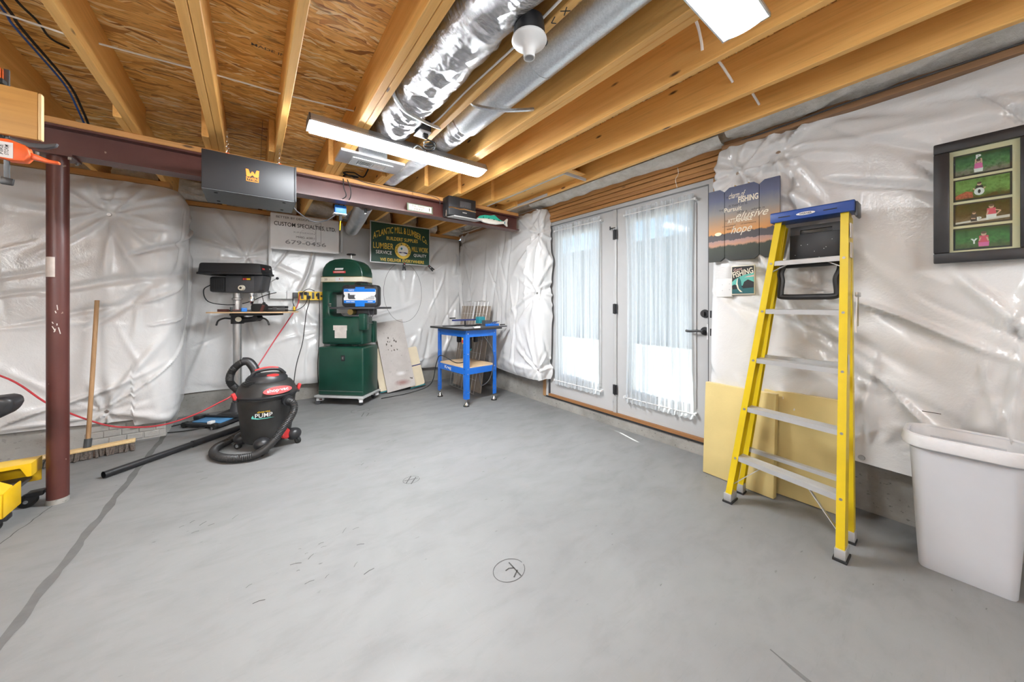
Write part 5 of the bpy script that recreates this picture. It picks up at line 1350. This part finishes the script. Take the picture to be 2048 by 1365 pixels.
for x, y in ((-1.06, 3.07), (-1.03, 3.36), (-1.7, 3.07), (-1.7, 3.36)):
    fk = G().box(x - .035, x + .03, y - .028, y + .028, .06, .087).out('caster_fork', 'black_metal', ct, world=True, bev=.005)
    for s_ in (-1, 1): G().prism([(x - .05, .03), (x - .02, .02), (x + .03, .075), (x - .03, .08)], y + s_ * .022 - .003, y + s_ * .022 + .003).out('fork_cheek', 'black_metal', fk, world=True)
    G().cyl((x - .035, y - .017, .038), (x - .035, y + .017, .038), .038, n=24).out('caster_wheel', 'black_rubber', fk, world=True, smooth=True)
    G().cyl((x - .035, y - .026, .038), (x - .035, y + .026, .038), .010, n=12).out('axle', 'chrome', fk, world=True, smooth=True)
for x in (-1.62, -1.25): ctb('stand_post', x, x + .05, 3.16, 3.21, .18, .60, m='black_metal')
ctb('stand_top', -1.75, -1.15, 3.02, 3.36, .60, .63, m='black_metal')
mo = thing('saw_motor_end', 'black moulded saw end with yellow lettering at the left edge', 'saw', (-1.4, 3.1, .63))
G().box(-.33, .23, -.15, .15, 0.002, .10).out('saw_base', 'black_plastic', mo, bev=.02)
G().prism([(.10, -.01), (.36, -.015), (.418, .02), (.432, .06), (.430, .095), (.40, .106), (.30, .102), (.10, .085)], -.19, -.06).out('end_shroud', 'black_plastic', mo, bev=.022, seg=4)
G().prism([(.20, .065), (.36, .075), (.37, .09), (.20, .085)], -.195, -.188).out('shroud_groove', 'dark_grey', mo)
txt('DeWALT', mo, 'yellow_plastic', .32, .058, .12, .03, -.1915, bold=.03)

cb = thing('clamped_board', 'varnished wooden board clamped up near the joists at the upper left', 'board', (-.9, 2.0, 1.79))
G().box(-1.35, -.606, 1.98, 2.0, 1.787, 1.955).out('board_face', 'shelf_board_wood', cb, world=True, bev=.003)
G().box(-.606, -.597, 1.979, 2.001, 1.787, 1.953).out('raw_edge', 'board_edge_wood', cb, world=True, bev=.004)
G().box(-1.30, -1.262, 2.0, 2.09, 1.80, 2.55).out('hanger_cleat', 'stud_wood', cb, world=True)
oc = thing('orange_bar_clamp', 'orange and grey bar clamp gripping the varnished board', 'clamp', (-.665, 2.0070, 1.75))
G().box(-.674, -.662, 2.0040, 2.0120, 1.635, 2.02).out('bar', 'grey_metal', oc, world=True, bev=.001)
G().prism([(-.70, 1.772), (-.70, 1.712), (-.66, 1.702), (-.625, 1.705), (-.612, 1.728), (-.620, 1.762), (-.66, 1.775)], 1.9870, 2.0270).out('clamp_body', 'orange_plastic', oc, world=True, bev=.006)
G().prism([(-.622, 1.745), (-.60, 1.738), (-.575, 1.728), (-.552, 1.727), (-.552, 1.717), (-.58, 1.716), (-.62, 1.722)], 1.9970, 2.0170).out('trigger_lever', 'orange_plastic', oc, world=True, bev=.004)
G().prism([(-.66, 1.785), (-.62, 1.778), (-.585, 1.782), (-.556, 1.793), (-.560, 1.780), (-.585, 1.765), (-.62, 1.760), (-.66, 1.765)], 1.9990, 2.0170).out('release_arm', 'dark_grey', oc, world=True, bev=.003)
lb = G().box(-.682, -.648, 1.9855, 1.9875, 1.708, 1.762).out('label', 'paper_white', oc, world=True)
for s_, dx in (('FIRE', -.672), ('STORM', -.661)):
    o = txt(s_, lb, 'ink_black', 0, 0, .036, .0085, 0, bold=.01, shear=.2); o.matrix_local = Matrix.Translation(Vector((dx, 1.9850, 1.735)) - wl(oc)) @ Matrix.Rotation(R(-90), 4, 'Y')
G().prism([(-.682, 1.62), (-.655, 1.618), (-.652, 1.642), (-.680, 1.645)], 2.0020, 2.0140).out('bar_stop', 'black_plastic', oc, world=True, bev=.003)
G().box(-.70, -.665, 1.975, 2.025, 1.957, 1.975).out('jaw_pad', 'black_rubber', oc, world=True, bev=.003)
G().box(-.70, -.678, 1.985, 2.022, 1.975, 2.02).out('upper_jaw', 'orange_plastic', oc, world=True, bev=.004)
G().box(-.69, -.672, 1.9970, 2.0220, 1.772, 1.787).out('jaw_pad', 'black_rubber', oc, world=True, bev=.003)
oc.location.x -= .012

# =================================================================== CORDS AND CEILING WIRES
def cord(name, label, mat, pts, r, cat='cord', sub=8):
    o = G().tube(pts, r, 8, sub).out(name, mat, None, smooth=True); return tag(o, label, cat)
cord('extension_lead', 'red extension cord sagging from the left along the wall up to the power strip', 'red_cord',
     [(-2.6, 4.24, 1.02), (-1.9, 4.22, .90), (-1.46, 4.22, .69), (-1.23, 4.21, .44), (-.97, 4.20, .24), (-.80, 4.21, .175), (-.62, 4.22, .155), (-.42, 4.24, .20), (-.26, 4.27, .27), (-.16, 4.30, .32), (-.03, 4.40, .44), (.08, 4.5, .62), (.20, 4.62, .82), (.33, 4.76, 1.02), (.43, 4.83, 1.20), (.455, 4.84, 1.34)], .0065)
cord('power_lead', 'black cord dropping from the power strip to the floor behind the vacuum', 'black_rubber',
     [(.545, 4.83, 1.30), (.55, 4.80, 1.24), (.52, 4.79, 1.12), (.50, 4.78, .95), (.47, 4.72, .75), (.40, 4.60, .52), (.36, 4.45, .30), (.35, 4.3, .10), (.32, 4.15, .007), (.22, 4.0, .006)], .0045)
cord('saw_lead', 'black cord hanging from the power strip down behind the bandsaw', 'black_rubber',
     [(.645, 4.83, 1.33), (.66, 4.82, 1.25), (.665, 4.84, 1.0), (.66, 4.86, .7), (.65, 4.87, .45), (.66, 4.88, .2), (.70, 4.89, .05)], .0045)
cord('short_lead', 'black cord looping from the board to the power strip', 'black_rubber', [(.27, 4.62, 1.155), (.34, 4.70, 1.14), (.42, 4.77, 1.145), (.50, 4.82, 1.20), (.535, 4.835, 1.275)], .004)
for x0, x1 in ((-1.9, -1.01), (-1.008, -.60), (-.60, -.155), (-.15, .135), (.168, .52)): pass
cord('ceiling_cable', 'white cable running straight across through the joists below the deck', 'wire_white', [(-2.2, 2.50, 2.47), (-1.2, 2.49, 2.455), (-.858, 2.482, 2.45), (-.62, 2.497, 2.452), (-.14, 2.443, 2.45), (.15, 2.43, 2.45), (.22, 2.416, 2.45), (.53, 2.363, 2.45)], .0045, 'cable', 4)
cord('blue_cable', 'blue and black cable pair running along the joist bay at the upper left', 'wire_blue', [(-.87, 1.9, 2.515), (-.873, 2.525, 2.50), (-.884, 2.678, 2.50), (-.86, 3.1, 2.47), (-.85, 3.26, 2.40), (-.85, 3.40, 2.335)], .005, 'cable')
cord('black_cable', 'black cable beside the blue one in the upper left joist bay', 'black_rubber', [(-.855, 1.9, 2.52), (-.856, 2.525, 2.505), (-.866, 2.678, 2.505), (-.842, 3.1, 2.475), (-.832, 3.26, 2.405), (-.832, 3.40, 2.335)], .006, 'cable')
cord('black_wire', 'thin black wire ending at a staple under the upper left deck', 'black_rubber', [(-.825, 2.0, 2.535), (-.822, 2.449, 2.53), (-.801, 2.614, 2.53), (-.807, 2.76, 2.54), (-.77, 2.84, 2.553)], .005, 'wire')
for i, (pts, lb_) in enumerate((([(1.41, .73, 2.44), (1.50, .728, 2.50), (1.60, .728, 2.49), (1.655, .73, 2.43), (1.672, .732, 2.39)], 'white cable drooping into the joist beside the top right light'),
                                ([(1.71, .76, 2.44), (1.84, .763, 2.475), (1.96, .763, 2.465), (2.04, .755, 2.43), (2.072, .75, 2.41)], 'white cable loop between the two middle right joists'),
                                ([(2.11, .73, 2.43), (2.22, .727, 2.435), (2.31, .725, 2.41), (2.37, .726, 2.398), (2.392, .726, 2.392)], 'short white cable entering the joist nearest the right wall'))):
    cord('joist_cable', lb_, 'wire_white', pts, .0065, 'cable')
cord('lamp_cable', 'white cable running along the joist to the bare lampholder', 'wire_white', [(.905, .2, 2.36), (.91, .7, 2.34), (.90, .95, 2.32), (.915, 1.2, 2.335), (.922, 1.6, 2.36), (.92, 2.0, 2.36), (.90, 2.15, 2.39)], .005, 'cable')
cord('plate_cable', 'grey cable stapled along the plates above the right wall plastic', 'dark_grey', [(2.69, -1.5, 2.36), (2.695, -.2, 2.355), (2.69, .3, 2.353), (2.70, .8, 2.345), (2.71, 1.03, 2.35)], .005, 'cable')
cord('beam_wire', 'thin dark wire running along the timber plate on the beam', 'dark_grey', [(.62, 3.25, 2.36), (.80, 3.255, 2.31), (1.10, 3.257, 2.31), (1.35, 3.257, 2.315), (1.52, 3.258, 2.30), (1.545, 3.262, 2.24)], .003, 'wire')
kd = thing('beam_coil', 'loose black cord coil lying on the beam plate behind the register', 'cord', (.70, 3.30, JB))
G().tube([(.06 * math.cos(a * .5), .03 * math.sin(a * .5), .008 + a * .0022) for a in range(24)] + [(.10, -.02, .04), (.14, -.03, .12)], .006, 6, 3).out('coil', 'black_rubber', kd, smooth=True)

# =================================================================== LADDER
ld = thing('step_ladder', 'yellow fibreglass stepladder with blue top leaning folded at the right wall', 'ladder', (2.30, .60, 0))
cprof = lambda s_: [(0, 0), (0, .075), (s_ * .032, .075), (s_ * .032, .071), (s_ * .004, .071), (s_ * .004, .004), (s_ * .032, .004), (s_ * .032, 0)]
def rail(name, p0, p1, s_, flip=False, mat='yellow_fibreglass'):
    p0, p1 = Vector(p0), Vector(p1); d = (p1 - p0).normalized()
    v = Vector((1, 0, 0)); v = (v - d * v.dot(d)).normalized()
    u = Vector((0, 1, 0)); u = (u - d * u.dot(d) - v * u.dot(v)).normalized()
    g = G(); pr = cprof(s_); pr = pr if s_ < 0 else pr[::-1]
    g.sweep(p0, p1, pr, u, v); return g.out(name, mat, ld, world=True), d, u, v
R0, R1, L0, L1 = Vector((2.19, .328, .03)), Vector((2.495, .358, 1.70)), Vector((2.30, .876, .03)), Vector((2.495, .675, 1.70))
fr, d_, u_, v_ = rail('front_rail', R0, R1, 1)
fl, _, _, _ = rail('front_rail', L0, L1, -1)
q0, q1, k0, k1 = Vector((2.395, .325, .03)), Vector((2.575, .36, 1.68)), Vector((2.47, .866, .03)), Vector((2.575, .668, 1.68))
for a, b, s_ in ((q0, q1, 1), (k0, k1, -1)):
    p0, p1 = a, b
    d = (p1 - p0).normalized(); v = Vector((1, 0, 0)); v = (v - d * v.dot(d)).normalized(); u = Vector((0, 1, 0)); u = (u - d * u.dot(d) - v * u.dot(v)).normalized()
    pr = [(0, 0), (0, .045), (s_ * .026, .045), (s_ * .026, .041), (s_ * .004, .041), (s_ * .004, .004), (s_ * .026, .004), (s_ * .026, 0)]
    g = G(); g.sweep(p0, p1, pr if s_ < 0 else pr[::-1], u, v); g.out('rear_rail', 'yellow_fibreglass', ld, world=True)
for p, s_ in ((R0, 1), (L0, -1)):
    y0, y1 = sorted((p.y - .004 * s_, p.y + .036 * s_))
    sh = G().box(p.x - .006, p.x + .082, y0, y1, .010, .055).out('foot_shoe', 'aluminium', ld, world=True, bev=.002)
    G().box(p.x - .012, p.x + .085, y0 - .006, y1 + .006, .0, .012).out('foot_pad', 'black_rubber', sh, world=True, bev=.002)
for p, s_ in ((q0, 1), (k0, -1)):
    y0, y1 = sorted((p.y - .003 * s_, p.y + .03 * s_))
    sh = G().box(p.x - .003, p.x + .05, y0, y1, .010, .06).out('foot_shoe', 'aluminium', ld, world=True, bev=.002)
    G().box(p.x - .006, p.x + .053, y0 - .003, y1 + .003, .0, .012).out('foot_pad', 'black_rubber', sh, world=True)
for i, z in enumerate((.285, .585, .88, 1.175, 1.46)):
    kk = (z - .03) / 1.67
    a = R0.lerp(R1, kk); b = L0.lerp(L1, kk)
    x0 = (a.x + b.x) / 2
    p0 = Vector((a.x + .001, a.y + .031, z)); p1 = Vector((b.x + .001, b.y - .031, z))
    pr = [(0, -.026), (.003, -.026), (.003, -.004), (.075, -.004), (.075, -.02), (.078, -.02), (.078, 0), (.066, .003), (.058, 0), (.046, .003), (.038, 0), (.026, .003), (.018, 0), (.008, .003), (0, 0)]
    st = G(); st.sweep(p0, p1, pr, (1, 0, 0), (0, 0, 1)); st = st.out('step', 'aluminium', ld, world=True)
    for pp, s_ in ((a, 1), (b, -1)):
        G().cyl((pp.x - .004, pp.y + .016 * s_, z - .012), (pp.x + .003, pp.y + .016 * s_, z - .012), .0065, n=10).out('rivet', 'steel', st, world=True)
    if i in (0, 4):
        for pp, s_ in ((a, 1), (b, -1)):
            q = pp.lerp(b if s_ > 0 else a, .32)
            dn = Vector((0, 0, -.20 if i == 0 else -.07)); rp_ = R0.lerp(R1, max(0, kk - (.115 if i == 0 else .04))) if s_ > 0 else L0.lerp(L1, max(0, kk - (.115 if i == 0 else .04)))
            G().beam((q.x + .03, q.y, z - .008), (rp_.x + .03, rp_.y + .01 * s_, rp_.z), .004, .018, up=(1, 0, 0)).out('step_brace', 'aluminium', st, world=True)
for z in (.285, .88):
    kk = (z - .03) / 1.65; a = q0.lerp(q1, kk); b = k0.lerp(k1, kk)
    G().beam(a + Vector((.03, .004, 0)), b + Vector((.03, -.004, 0)), .03, .022).out('rear_crossbar', 'aluminium', ld, world=True)
capp = [(-.0, 1.692), (0, 1.745), (.012, 1.752), (.13, 1.752), (.15, 1.742), (.15, 1.70), (.13, 1.692)]
g = G(); g.sweep((2.475, .335, 0), (2.475, .695, 0), [(x, z) for x, z in capp], (1, 0, 0), (0, 0, 1)); tc_ = g.out('top_cap', 'ladder_blue', ld, world=True, bev=.003)
G().box(2.50, 2.60, .325, .338, 1.665, 1.745).out('cap_corner', 'dark_grey', tc_, world=True, bev=.008)
o = flat('cap_badge', oval(0, 0, .042, .009, 20), 'paper_white', tc_, -.002, .0); o.matrix_local = Matrix.Translation(Vector((2.4735, .53, 1.718)) - wl(ld)) @ Matrix.Rotation(R(-90), 4, 'Z')
o = txt('WERNER', tc_, 'ink_black', 0, 0, .055, .010, -.0025, bold=.02); o.matrix_local = Matrix.Translation(Vector((2.4735, .53, 1.718)) - wl(ld)) @ Matrix.Rotation(R(-90), 4, 'Z')
for y0 in (.40, .60): G().box(2.4735, 2.478, y0, y0 + .055, 1.715, 1.720).out('cap_slot', 'black_rubber', tc_, world=True)
# black paint shelf folded between the rails
Mt = Matrix.Translation((2.575, .51, 1.455)) @ Matrix.Rotation(R(-90), 4, 'Z') @ Matrix.Rotation(R(-2), 4, 'X')
g = G().box(-.115, .13, -.010, .010, .0, .165, Mt)
sh = g.out('paint_shelf', 'black_plastic', ld, world=True, bev=.006)
g = G().box(-.11, -.065, -.012, .012, .160, .186, Mt).box(.075, .125, -.012, .012, .160, .186, Mt)
g.box(-.11, .125, -.012, .012, .186, .208, Mt)
g.out('shelf_grip', 'black_plastic', sh, world=True)
ring = [(-.135, -.005), (-.155, -.06), (-.150, -.11), (-.155, -.185), (-.14, -.205), (0, -.207), (.085, -.205), (.10, -.185), (.095, -.11), (.11, -.06), (.115, -.01)]
g = G(); g.tube([Mt @ Vector((x, -.015, z)) for x, z in ring], .017, 10, 5); g.out('bail_frame', 'black_plastic', sh, world=True, smooth=True)
G().box(-.13, .11, -.030, -.005, -.035, .0, Mt).out('bail_bar', 'black_plastic', sh, world=True, bev=.006)
for k in range(8):
    x, z = random.uniform(-.10, .12), random.uniform(.01, .16)
    G().prism(oval(x, z, .0018, .002, 6), -.0118, -.0100, Mt).out('paint_spot', 'paper_white', sh, world=True)
for a, b in (((2.49, .326, 1.26), (2.45, .326, 1.06)), ((2.52, .326, 1.26), (2.575, .334, 1.09))):
    G().beam(a, b, .004, .014, up=(1, 0, 0)).out('spreader_bar', 'steel', ld, world=True)
G().box(2.47, 2.57, .322, .332, 1.245, 1.268).out('spreader_bracket', 'steel', ld, world=True, bev=.002)
for z0, z1 in ((1.45, 1.53), (1.555, 1.63)):
    x = 2.475; G().box(x + .005, x + .055, .348, .352, z0, z1, Matrix.Translation((0, 0, 0))).out('rail_label', 'paper_aged', fr, world=True)
o = flat('size_label', oval(0, 0, .014, .055, 18), 'paper_aged', fr, -.001, .0008); o.matrix_local = Matrix.Translation(Vector((2.385, .3425, .90)) - wl(ld)) @ Matrix.Rotation(R(-10.3), 4, 'Y') @ Matrix.Rotation(R(1), 4, 'X') @ Matrix.Rotation(R(0), 4, 'Z')

# =================================================================== FOAM SHEETS, CAN, RIGHT WALL
def foam(label, x, y, w_, h_, th, lean, rz):
    t = thing('foam_sheet', label, 'foam sheet', (x, y, 0), rz, 'yellow foam sheets by the door')
    M = Matrix.Rotation(R(-lean), 4, 'X')
    G().box(0, w_, 0, th, 0.004, h_, M).out('slab', 'foam_yellow', t, bev=.004)
    G().box(.0, w_, .002, th - .002, h_ - .0005, h_ + .0015, M).out('cut_edge', 'foam_edge', t)
    return t
foam('yellow foam sheet leaning in front, beside the white door', 2.575, 1.125, .425, .645, .05, 3.5, -93)
foam('wider yellow foam sheet leaning against the wall behind the ladder', 2.652, .78, .36, .655, .035, .5, -90)
tc2 = thing('trash_can', 'white tapered plastic wastebasket with a bag liner by the right wall', 'trash can', (2.553, -.01, 0), -90)
def ring_(w_, dpt, r, k=6):
    return rrect(-w_ / 2, w_ / 2, -dpt / 2, dpt / 2, r, k)
def loft(name, levels, mat, parent, cap0=True, cap1=False, smooth=True):
    g = G(); rg_ = []
    for (w_, dp_, r, z, ox, oy) in levels: rg_.append([g.bm.verts.new((x + ox, y + oy, z)) for x, y in ring_(w_, dp_, r)])
    n = len(rg_[0])
    for a, b in zip(rg_, rg_[1:]):
        for i in range(n): g.bm.faces.new((a[i], a[(i + 1) % n], b[(i + 1) % n], b[i]))
    if cap0: g.bm.faces.new(rg_[0][::-1])
    if cap1: g.bm.faces.new(rg_[-1])
    return g.out(name, mat, parent, smooth=smooth)
loft('bin_body', [(.255, .185, .02, 0, 0, -.01), (.262, .190, .025, .006, 0, -.01), (.275, .20, .03, .12, 0, -.008), (.318, .245, .05, .55, 0, -.005), (.32, .248, .05, .56, 0, -.005), (.306, .234, .05, .56, 0, -.005), (.262, .188, .03, .12, 0, -.008), (.245, .17, .02, .012, 0, -.01)], 'can_plastic', tc2, True, True)
loft('rim', [(.325, .252, .055, .545, 0, -.005), (.352, .279, .075, .555, 0, -.005), (.360, .287, .08, .575, 0, -.005), (.350, .277, .08, .600, 0, -.005), (.335, .262, .075, .606, 0, -.005), (.322, .249, .07, .600, 0, -.005)], 'can_plastic', tc2, False, False)
loft('bag_liner', [(.362, .289, .08, .556, 0, -.005), (.372, .298, .085, .575, 0, -.005), (.360, .286, .085, .606, 0, -.005), (.336, .262, .08, .610, 0, -.005), (.315, .242, .07, .585, .005, -.005), (.29, .22, .06, .45, -.004, 0), (.25, .18, .05, .22, 0, 0), (.20, .14, .04, .10, 0, 0)], 'liner_film', tc2, False, True)

# plank sign
fsn = thing('fishing_plank_sign', 'three plank sunset picture sign with fishing saying on the right wall', 'sign', (2.625, 1.10, 1.508), -90)
mid0, mid1, endw = .103, .307, .415
def plank(x0, x1, zt0, zt1, notchl, notchr):
    n_ = .028
    p = [(x0 + (n_ if notchl else 0), .0 if not notchl else .0)]
    pts = []
    pts += [(x0, .022), (x0 + n_, 0)] if notchl else [(x0, 0)]
    pts += [(x1 - n_, 0), (x1, .022)] if notchr else [(x1, 0)]
    pts += [(x1, zt1 - .022), (x1 - n_, zt1)] if notchr else [(x1, zt1)]
    pts += [(x0 + n_, zt0), (x0, zt0 - .022)] if notchl else [(x0, zt0)]
    return G().prism(pts, -.010, .010).out('plank', 'sunset_print', fsn)
plank(0, mid0 - .0015, .502, .502, False, True); plank(mid0 + .0015, mid1 - .0015, .502, .502, True, True); plank(mid1 + .0015, endw, .502, .502, True, False)
yq = -.0112
for s_, m_, x, z, w_, h_, b, sh_ in (('The', 'ink_black', .128, .435, .028, .012, 0, .2), ('charm of', 'cream', .18, .443, .10, .040, 0, .45), ('FISHING', 'cream', .245, .405, .115, .040, .03, 0),
        ('IS THAT IT IS', 'ink_black', .185, .373, .11, .014, 0, 0), ('THE', 'ink_black', .082, .355, .03, .012, 0, 0), ('Pursuit', 'cream', .155, .350, .105, .030, .01, 0), ('of that', 'ink_black', .21, .322, .06, .014, 0, 0),
        ('which is', 'ink_black', .30, .325, .075, .012, 0, 0), ('elusive', 'cream', .265, .298, .185, .050, 0, .5), ('but', 'ink_black', .118, .277, .02, .011, 0, 0), ('ATTAINABLE', 'cream', .195, .270, .145, .028, .02, 0),
        ('a perpetual      of occasions', 'ink_black', .19, .238, .20, .013, 0, 0), ('series for', 'ink_black', .14, .218, .045, .013, 0, 0), ('hope', 'cream', .205, .200, .125, .070, 0, .45)):
    txt(s_, fsn, m_, x, z, w_, h_, yq, bold=b, shear=sh_)
flat('printed_sun', oval(.062, .192, .022, .012, 20), 'sun_print', fsn, -.0108, -.0098)
for x in (.16, .24): G().box(x, x + .008, .0, .012, .50, .512).out('hanger', 'brass', fsn)
# small square sign and switch cover
sf = thing('fishing_picture', 'small square fishing poster with leaping fish beside the switch cover', 'sign', (2.625, .888, 1.272), -90)
G().box(-.068, .068, -.004, .010, 0, .196).out('panel', 'cream', sf, bev=.002)
G().box(-.064, .064, -.0052, -.0038, .006, .190).out('print_ground', 'ink_black', sf)
arc_ = [(.064 * (2 * k / 12 - 1), .085 + .055 * math.sin(math.pi * .5 * (k / 12)) ** .7) for k in range(13)]
flat('print_sky', [(-.064, .045)] + [(.064, .045)] + arc_[::-1], 'sign_teal', sf, -.0060, -.005)
flat('print_cloud', [(.01, .115), (.064, .118), (.064, .128), (.03, .122)], 'pale_pink', sf, -.0065, -.0055)
flat('print_trees', [(-.064, .045), (-.064, .062), (-.05, .070), (-.03, .062), (0, .06), (.008, .085), (.03, .100), (.05, .09), (.064, .082), (.064, .045)], 'ink_black', sf, -.0068, -.0055)
flat('print_water', [(-.064, .008), (.064, .008), (.064, .046), (-.064, .036)], 'deep_teal', sf, -.0070, -.0055)
flat('print_fish', [(-.022, .118), (-.012, .095), (-.008, .06), (.01, .028), (.03, .015), (.0, .014), (-.02, .03), (-.032, .07), (-.03, .10)], 'deep_teal', sf, -.0078, -.0065)
flat('print_fish_belly', [(-.028, .112), (-.03, .075), (-.022, .04), (.0, .016), (-.014, .018), (-.030, .04), (-.038, .07), (-.034, .10)], 'cream', sf, -.0082, -.0070)
txt('FISHING', sf, 'cream', 0, .147, .120, .040, -.0058, bold=.02, tilt=.22)
txt('Gone', sf, 'pale_pink', -.03, .172, .05, .018, -.0058, shear=.3, tilt=.2)
swp = thing('switch_cover', 'blank off-white switch cover plate beside the door frame', 'cover plate', (2.625, 1.005, 1.258), -90)
G().box(-.050, .050, 0, .012, 0, .128).out('plate', 'white_plastic', swp, bev=.004)
for x, z in ((-.01, .085), (-.01, .045), (.035, .09), (.035, .05)): G().cyl((x, -.001, z), (x, .002, z), .003, n=8).out('screw', 'steel', swp)
G().box(-.04, .04, .012, .06, .01, .118).out('box', 'dark_grey', swp)
# photo frame
pf = thing('photo_frame', 'black picture frame with four stacked photographs on the right wall', 'picture frame', (2.635, .082, 1.40), -90)
FW, FH = .283, .572
for q in ((0, FW, 0, .048), (0, FW, FH - .048, FH), (0, .048, .048, FH - .048), (FW - .048, FW, .048, FH - .048)):
    G().box(q[0], q[1], -.018, .012, q[2], q[3]).out('moulding', 'black_plastic', pf, bev=.005)
G().box(.04, FW - .04, .0, .004, .04, FH - .04).out('mat_board', 'mat_cream', pf)
names = ['photo_print_bush', 'photo_print_bank', 'photo_print_lawn', 'photo_print_path']
for k in range(4):
    z0 = .057 + k * .1137
    G().box(.059, .216, -.0015, .001, z0, z0 + .102).out('photo_mat', 'ink_black', pf)
    ph = G().box(0, .145, -.0028, -.0012, 0, .089).out('photograph', names[k], pf); ph.location = (.065, 0, z0 + .0065)
    def fig(x, z, s_, top, bottom, arms=None, letter=None, lx=0, lz=0, lh=.018):
        y_ = -.0030
        flat('figure_legs', [(x - .010 * s_, z), (x + .010 * s_, z), (x + .011 * s_, z + .016 * s_), (x - .011 * s_, z + .016 * s_)], bottom, ph, y_ - .0004, y_)
        flat('figure_top', [(x - .010 * s_, z + .014 * s_), (x + .010 * s_, z + .014 * s_), (x + .009 * s_, z + .036 * s_), (x - .009 * s_, z + .036 * s_)], top, ph, y_ - .0006, y_)
        flat('figure_head', oval(x, z + .042 * s_, .0055 * s_, .007 * s_, 12), 'skin', ph, y_ - .0008, y_)
        flat('figure_hair', oval(x, z + .046 * s_, .006 * s_, .0045 * s_, 10), 'hair', ph, y_ - .0010, y_)
        for a in arms or []: 
            (x0, z0_), (x1, z1_) = a; n_ = Vector((-(z1_ - z0_), x1 - x0)).normalized() * .002
            flat('figure_arm', [(x0 + n_.x, z0_ + n_.y), (x1 + n_.x, z1_ + n_.y), (x1 - n_.x, z1_ - n_.y), (x0 - n_.x, z0_ - n_.y)], 'skin', ph, y_ - .0012, y_ - .0004)
        if letter: txt(letter, ph, 'paper_white', lx, lz, lh * .8, lh, y_ - .0016, bold=.05)
    if k == 3: fig(.064, .004, 1.15, 'pink_cloth', 'paper_white', [((.055, .042), (.057, .064)), ((.073, .042), (.071, .064))], 'P', .064, .074, .018)
    if k == 2:
        flat('flower_bed', [(.0, .004), (.05, .004), (.048, .03), (.03, .036), (.01, .026), (0, .018)], 'flower_red', ph, -.0031, -.0026)
        fig(.066, .016, 1.1, 'dark_cloth', 'dark_cloth', [((.05, .045), (.058, .03)), ((.082, .045), (.074, .03))])
        flat('letter_board', oval(.066, .028, .014, .017, 20), 'paper_white', ph, -.0052, -.0045); flat('letter_hole', oval(.066, .028, .004, .009, 14), 'ink_black', ph, -.0056, -.0052)
    if k == 1:
        flat('stone_ledge', [(0, .002), (.145, .010), (.145, .022), (0, .010)], 'paper_aged', ph, -.0031, -.0026)
        fig(.052, .008, .9, 'dark_cloth', 'dark_cloth', [((.044, .022), (.056, .02))], 'P', .066, .018, .016)
        fig(.098, .014, 1.25, 'red_cloth', 'paper_white', [((.09, .05), (.086, .03)), ((.108, .05), (.122, .044)), ((.122, .044), (.112, .030))], 'P', .092, .018, .018)
    if k == 0: fig(.078, .004, 1.35, 'red_cloth', 'pink_cloth', [((.086, .045), (.09, .028)), ((.07, .045), (.066, .03))], 'Y', .052, .030, .024)
G().box(.045, FW - .045, -.0062, -.0058, .045, FH - .045).out('glazing', 'pane_glass', pf)

# =================================================================== CURTAINS
def curtain_panel(label, y0, y1, z0, z1, seed):
    t = thing('sheer_curtain', label, 'curtain', (2.836, (y0 + y1) / 2, z0), 0, 'sheer curtains on the door glass')
    rs = random.Random(seed); nu, nv = 190, 60
    ph = [(rs.uniform(60, 150), rs.uniform(0, 6.3), rs.uniform(.4, 1)) for _ in range(5)]
    g = G(); gr = []
    for i in range(nu + 1):
        a = i / nu; rw = []
        for j in range(nv + 1):
            b = j / nv; y_ = y0 + (y1 - y0) * a
            waist = 1 - .055 * math.sin(math.pi * b)
            yy = (y0 + y1) / 2 + (y_ - (y0 + y1) / 2) * waist
            s_ = sum(w_ * math.sin(f * y_ + p_ + .5 * math.sin(b * 3 + p_)) for f, p_, w_ in ph) / 2.6
            ed_ = min(1, abs(b - .025) * 30 + .3) * min(1, abs(.975 - b) * 30 + .3)
            rw.append(g.bm.verts.new((2.836 + .015 * s_ * ed_, yy, z0 + (z1 - z0) * b + .004 * math.sin(y_ * 140) * (1 if j in (0, nv) else 0))))
        gr.append(rw)
    for i in range(nu):
        for j in range(nv): g.bm.faces.new((gr[i][j], gr[i + 1][j], gr[i + 1][j + 1], gr[i][j + 1]))
    g.out('fabric', 'sheer_fabric', t, world=True, smooth=True, ang=180)
    for zz_ in (z0 + .045, z1 - .045):
        G().cyl((2.834, y0 - .012, zz_), (2.834, y1 + .012, zz_), .005, n=8).out('rod', 'white_plastic', t, world=True, smooth=True)
        for yy in (y0 - .012, y1 + .012): G().box(2.83, 2.872, yy - .008, yy + .008, zz_ - .010, zz_ + .010).out('rod_bracket', 'white_plastic', t, world=True, bev=.002)
curtain_panel('white sheer curtain on the narrower looking left door leaf', 2.245, 2.895, .275, 2.115, 2)
curtain_panel('white sheer curtain on the right door leaf by the lever handle', 1.31, 1.945, .275, 2.105, 6)

# stamps and pencil marks on the timber
for (x, y, t_, w_) in ((.07, 2.225, 'MADE IN', .15),):
    o = txt(t_, ceiling, 'faded_ink', 0, 0, w_, .022, 0, bold=.004, name='panel_stamp'); o.matrix_local = Matrix.Translation((x, y, CZ - .0008)) @ Matrix.Rotation(R(90), 4, 'X')
for p0, p1 in (((.934, .925), (.964, .900)), ((.940, .897), (.960, .930)), ((.935, .955), (.945, .985)), ((.945, .985), (.962, .975))):
    G().beam((p0[0], p0[1], JB - .0006), (p1[0], p1[1], JB - .0006), .004, .0008).out('pencil_mark', 'ink_black', ceiling)
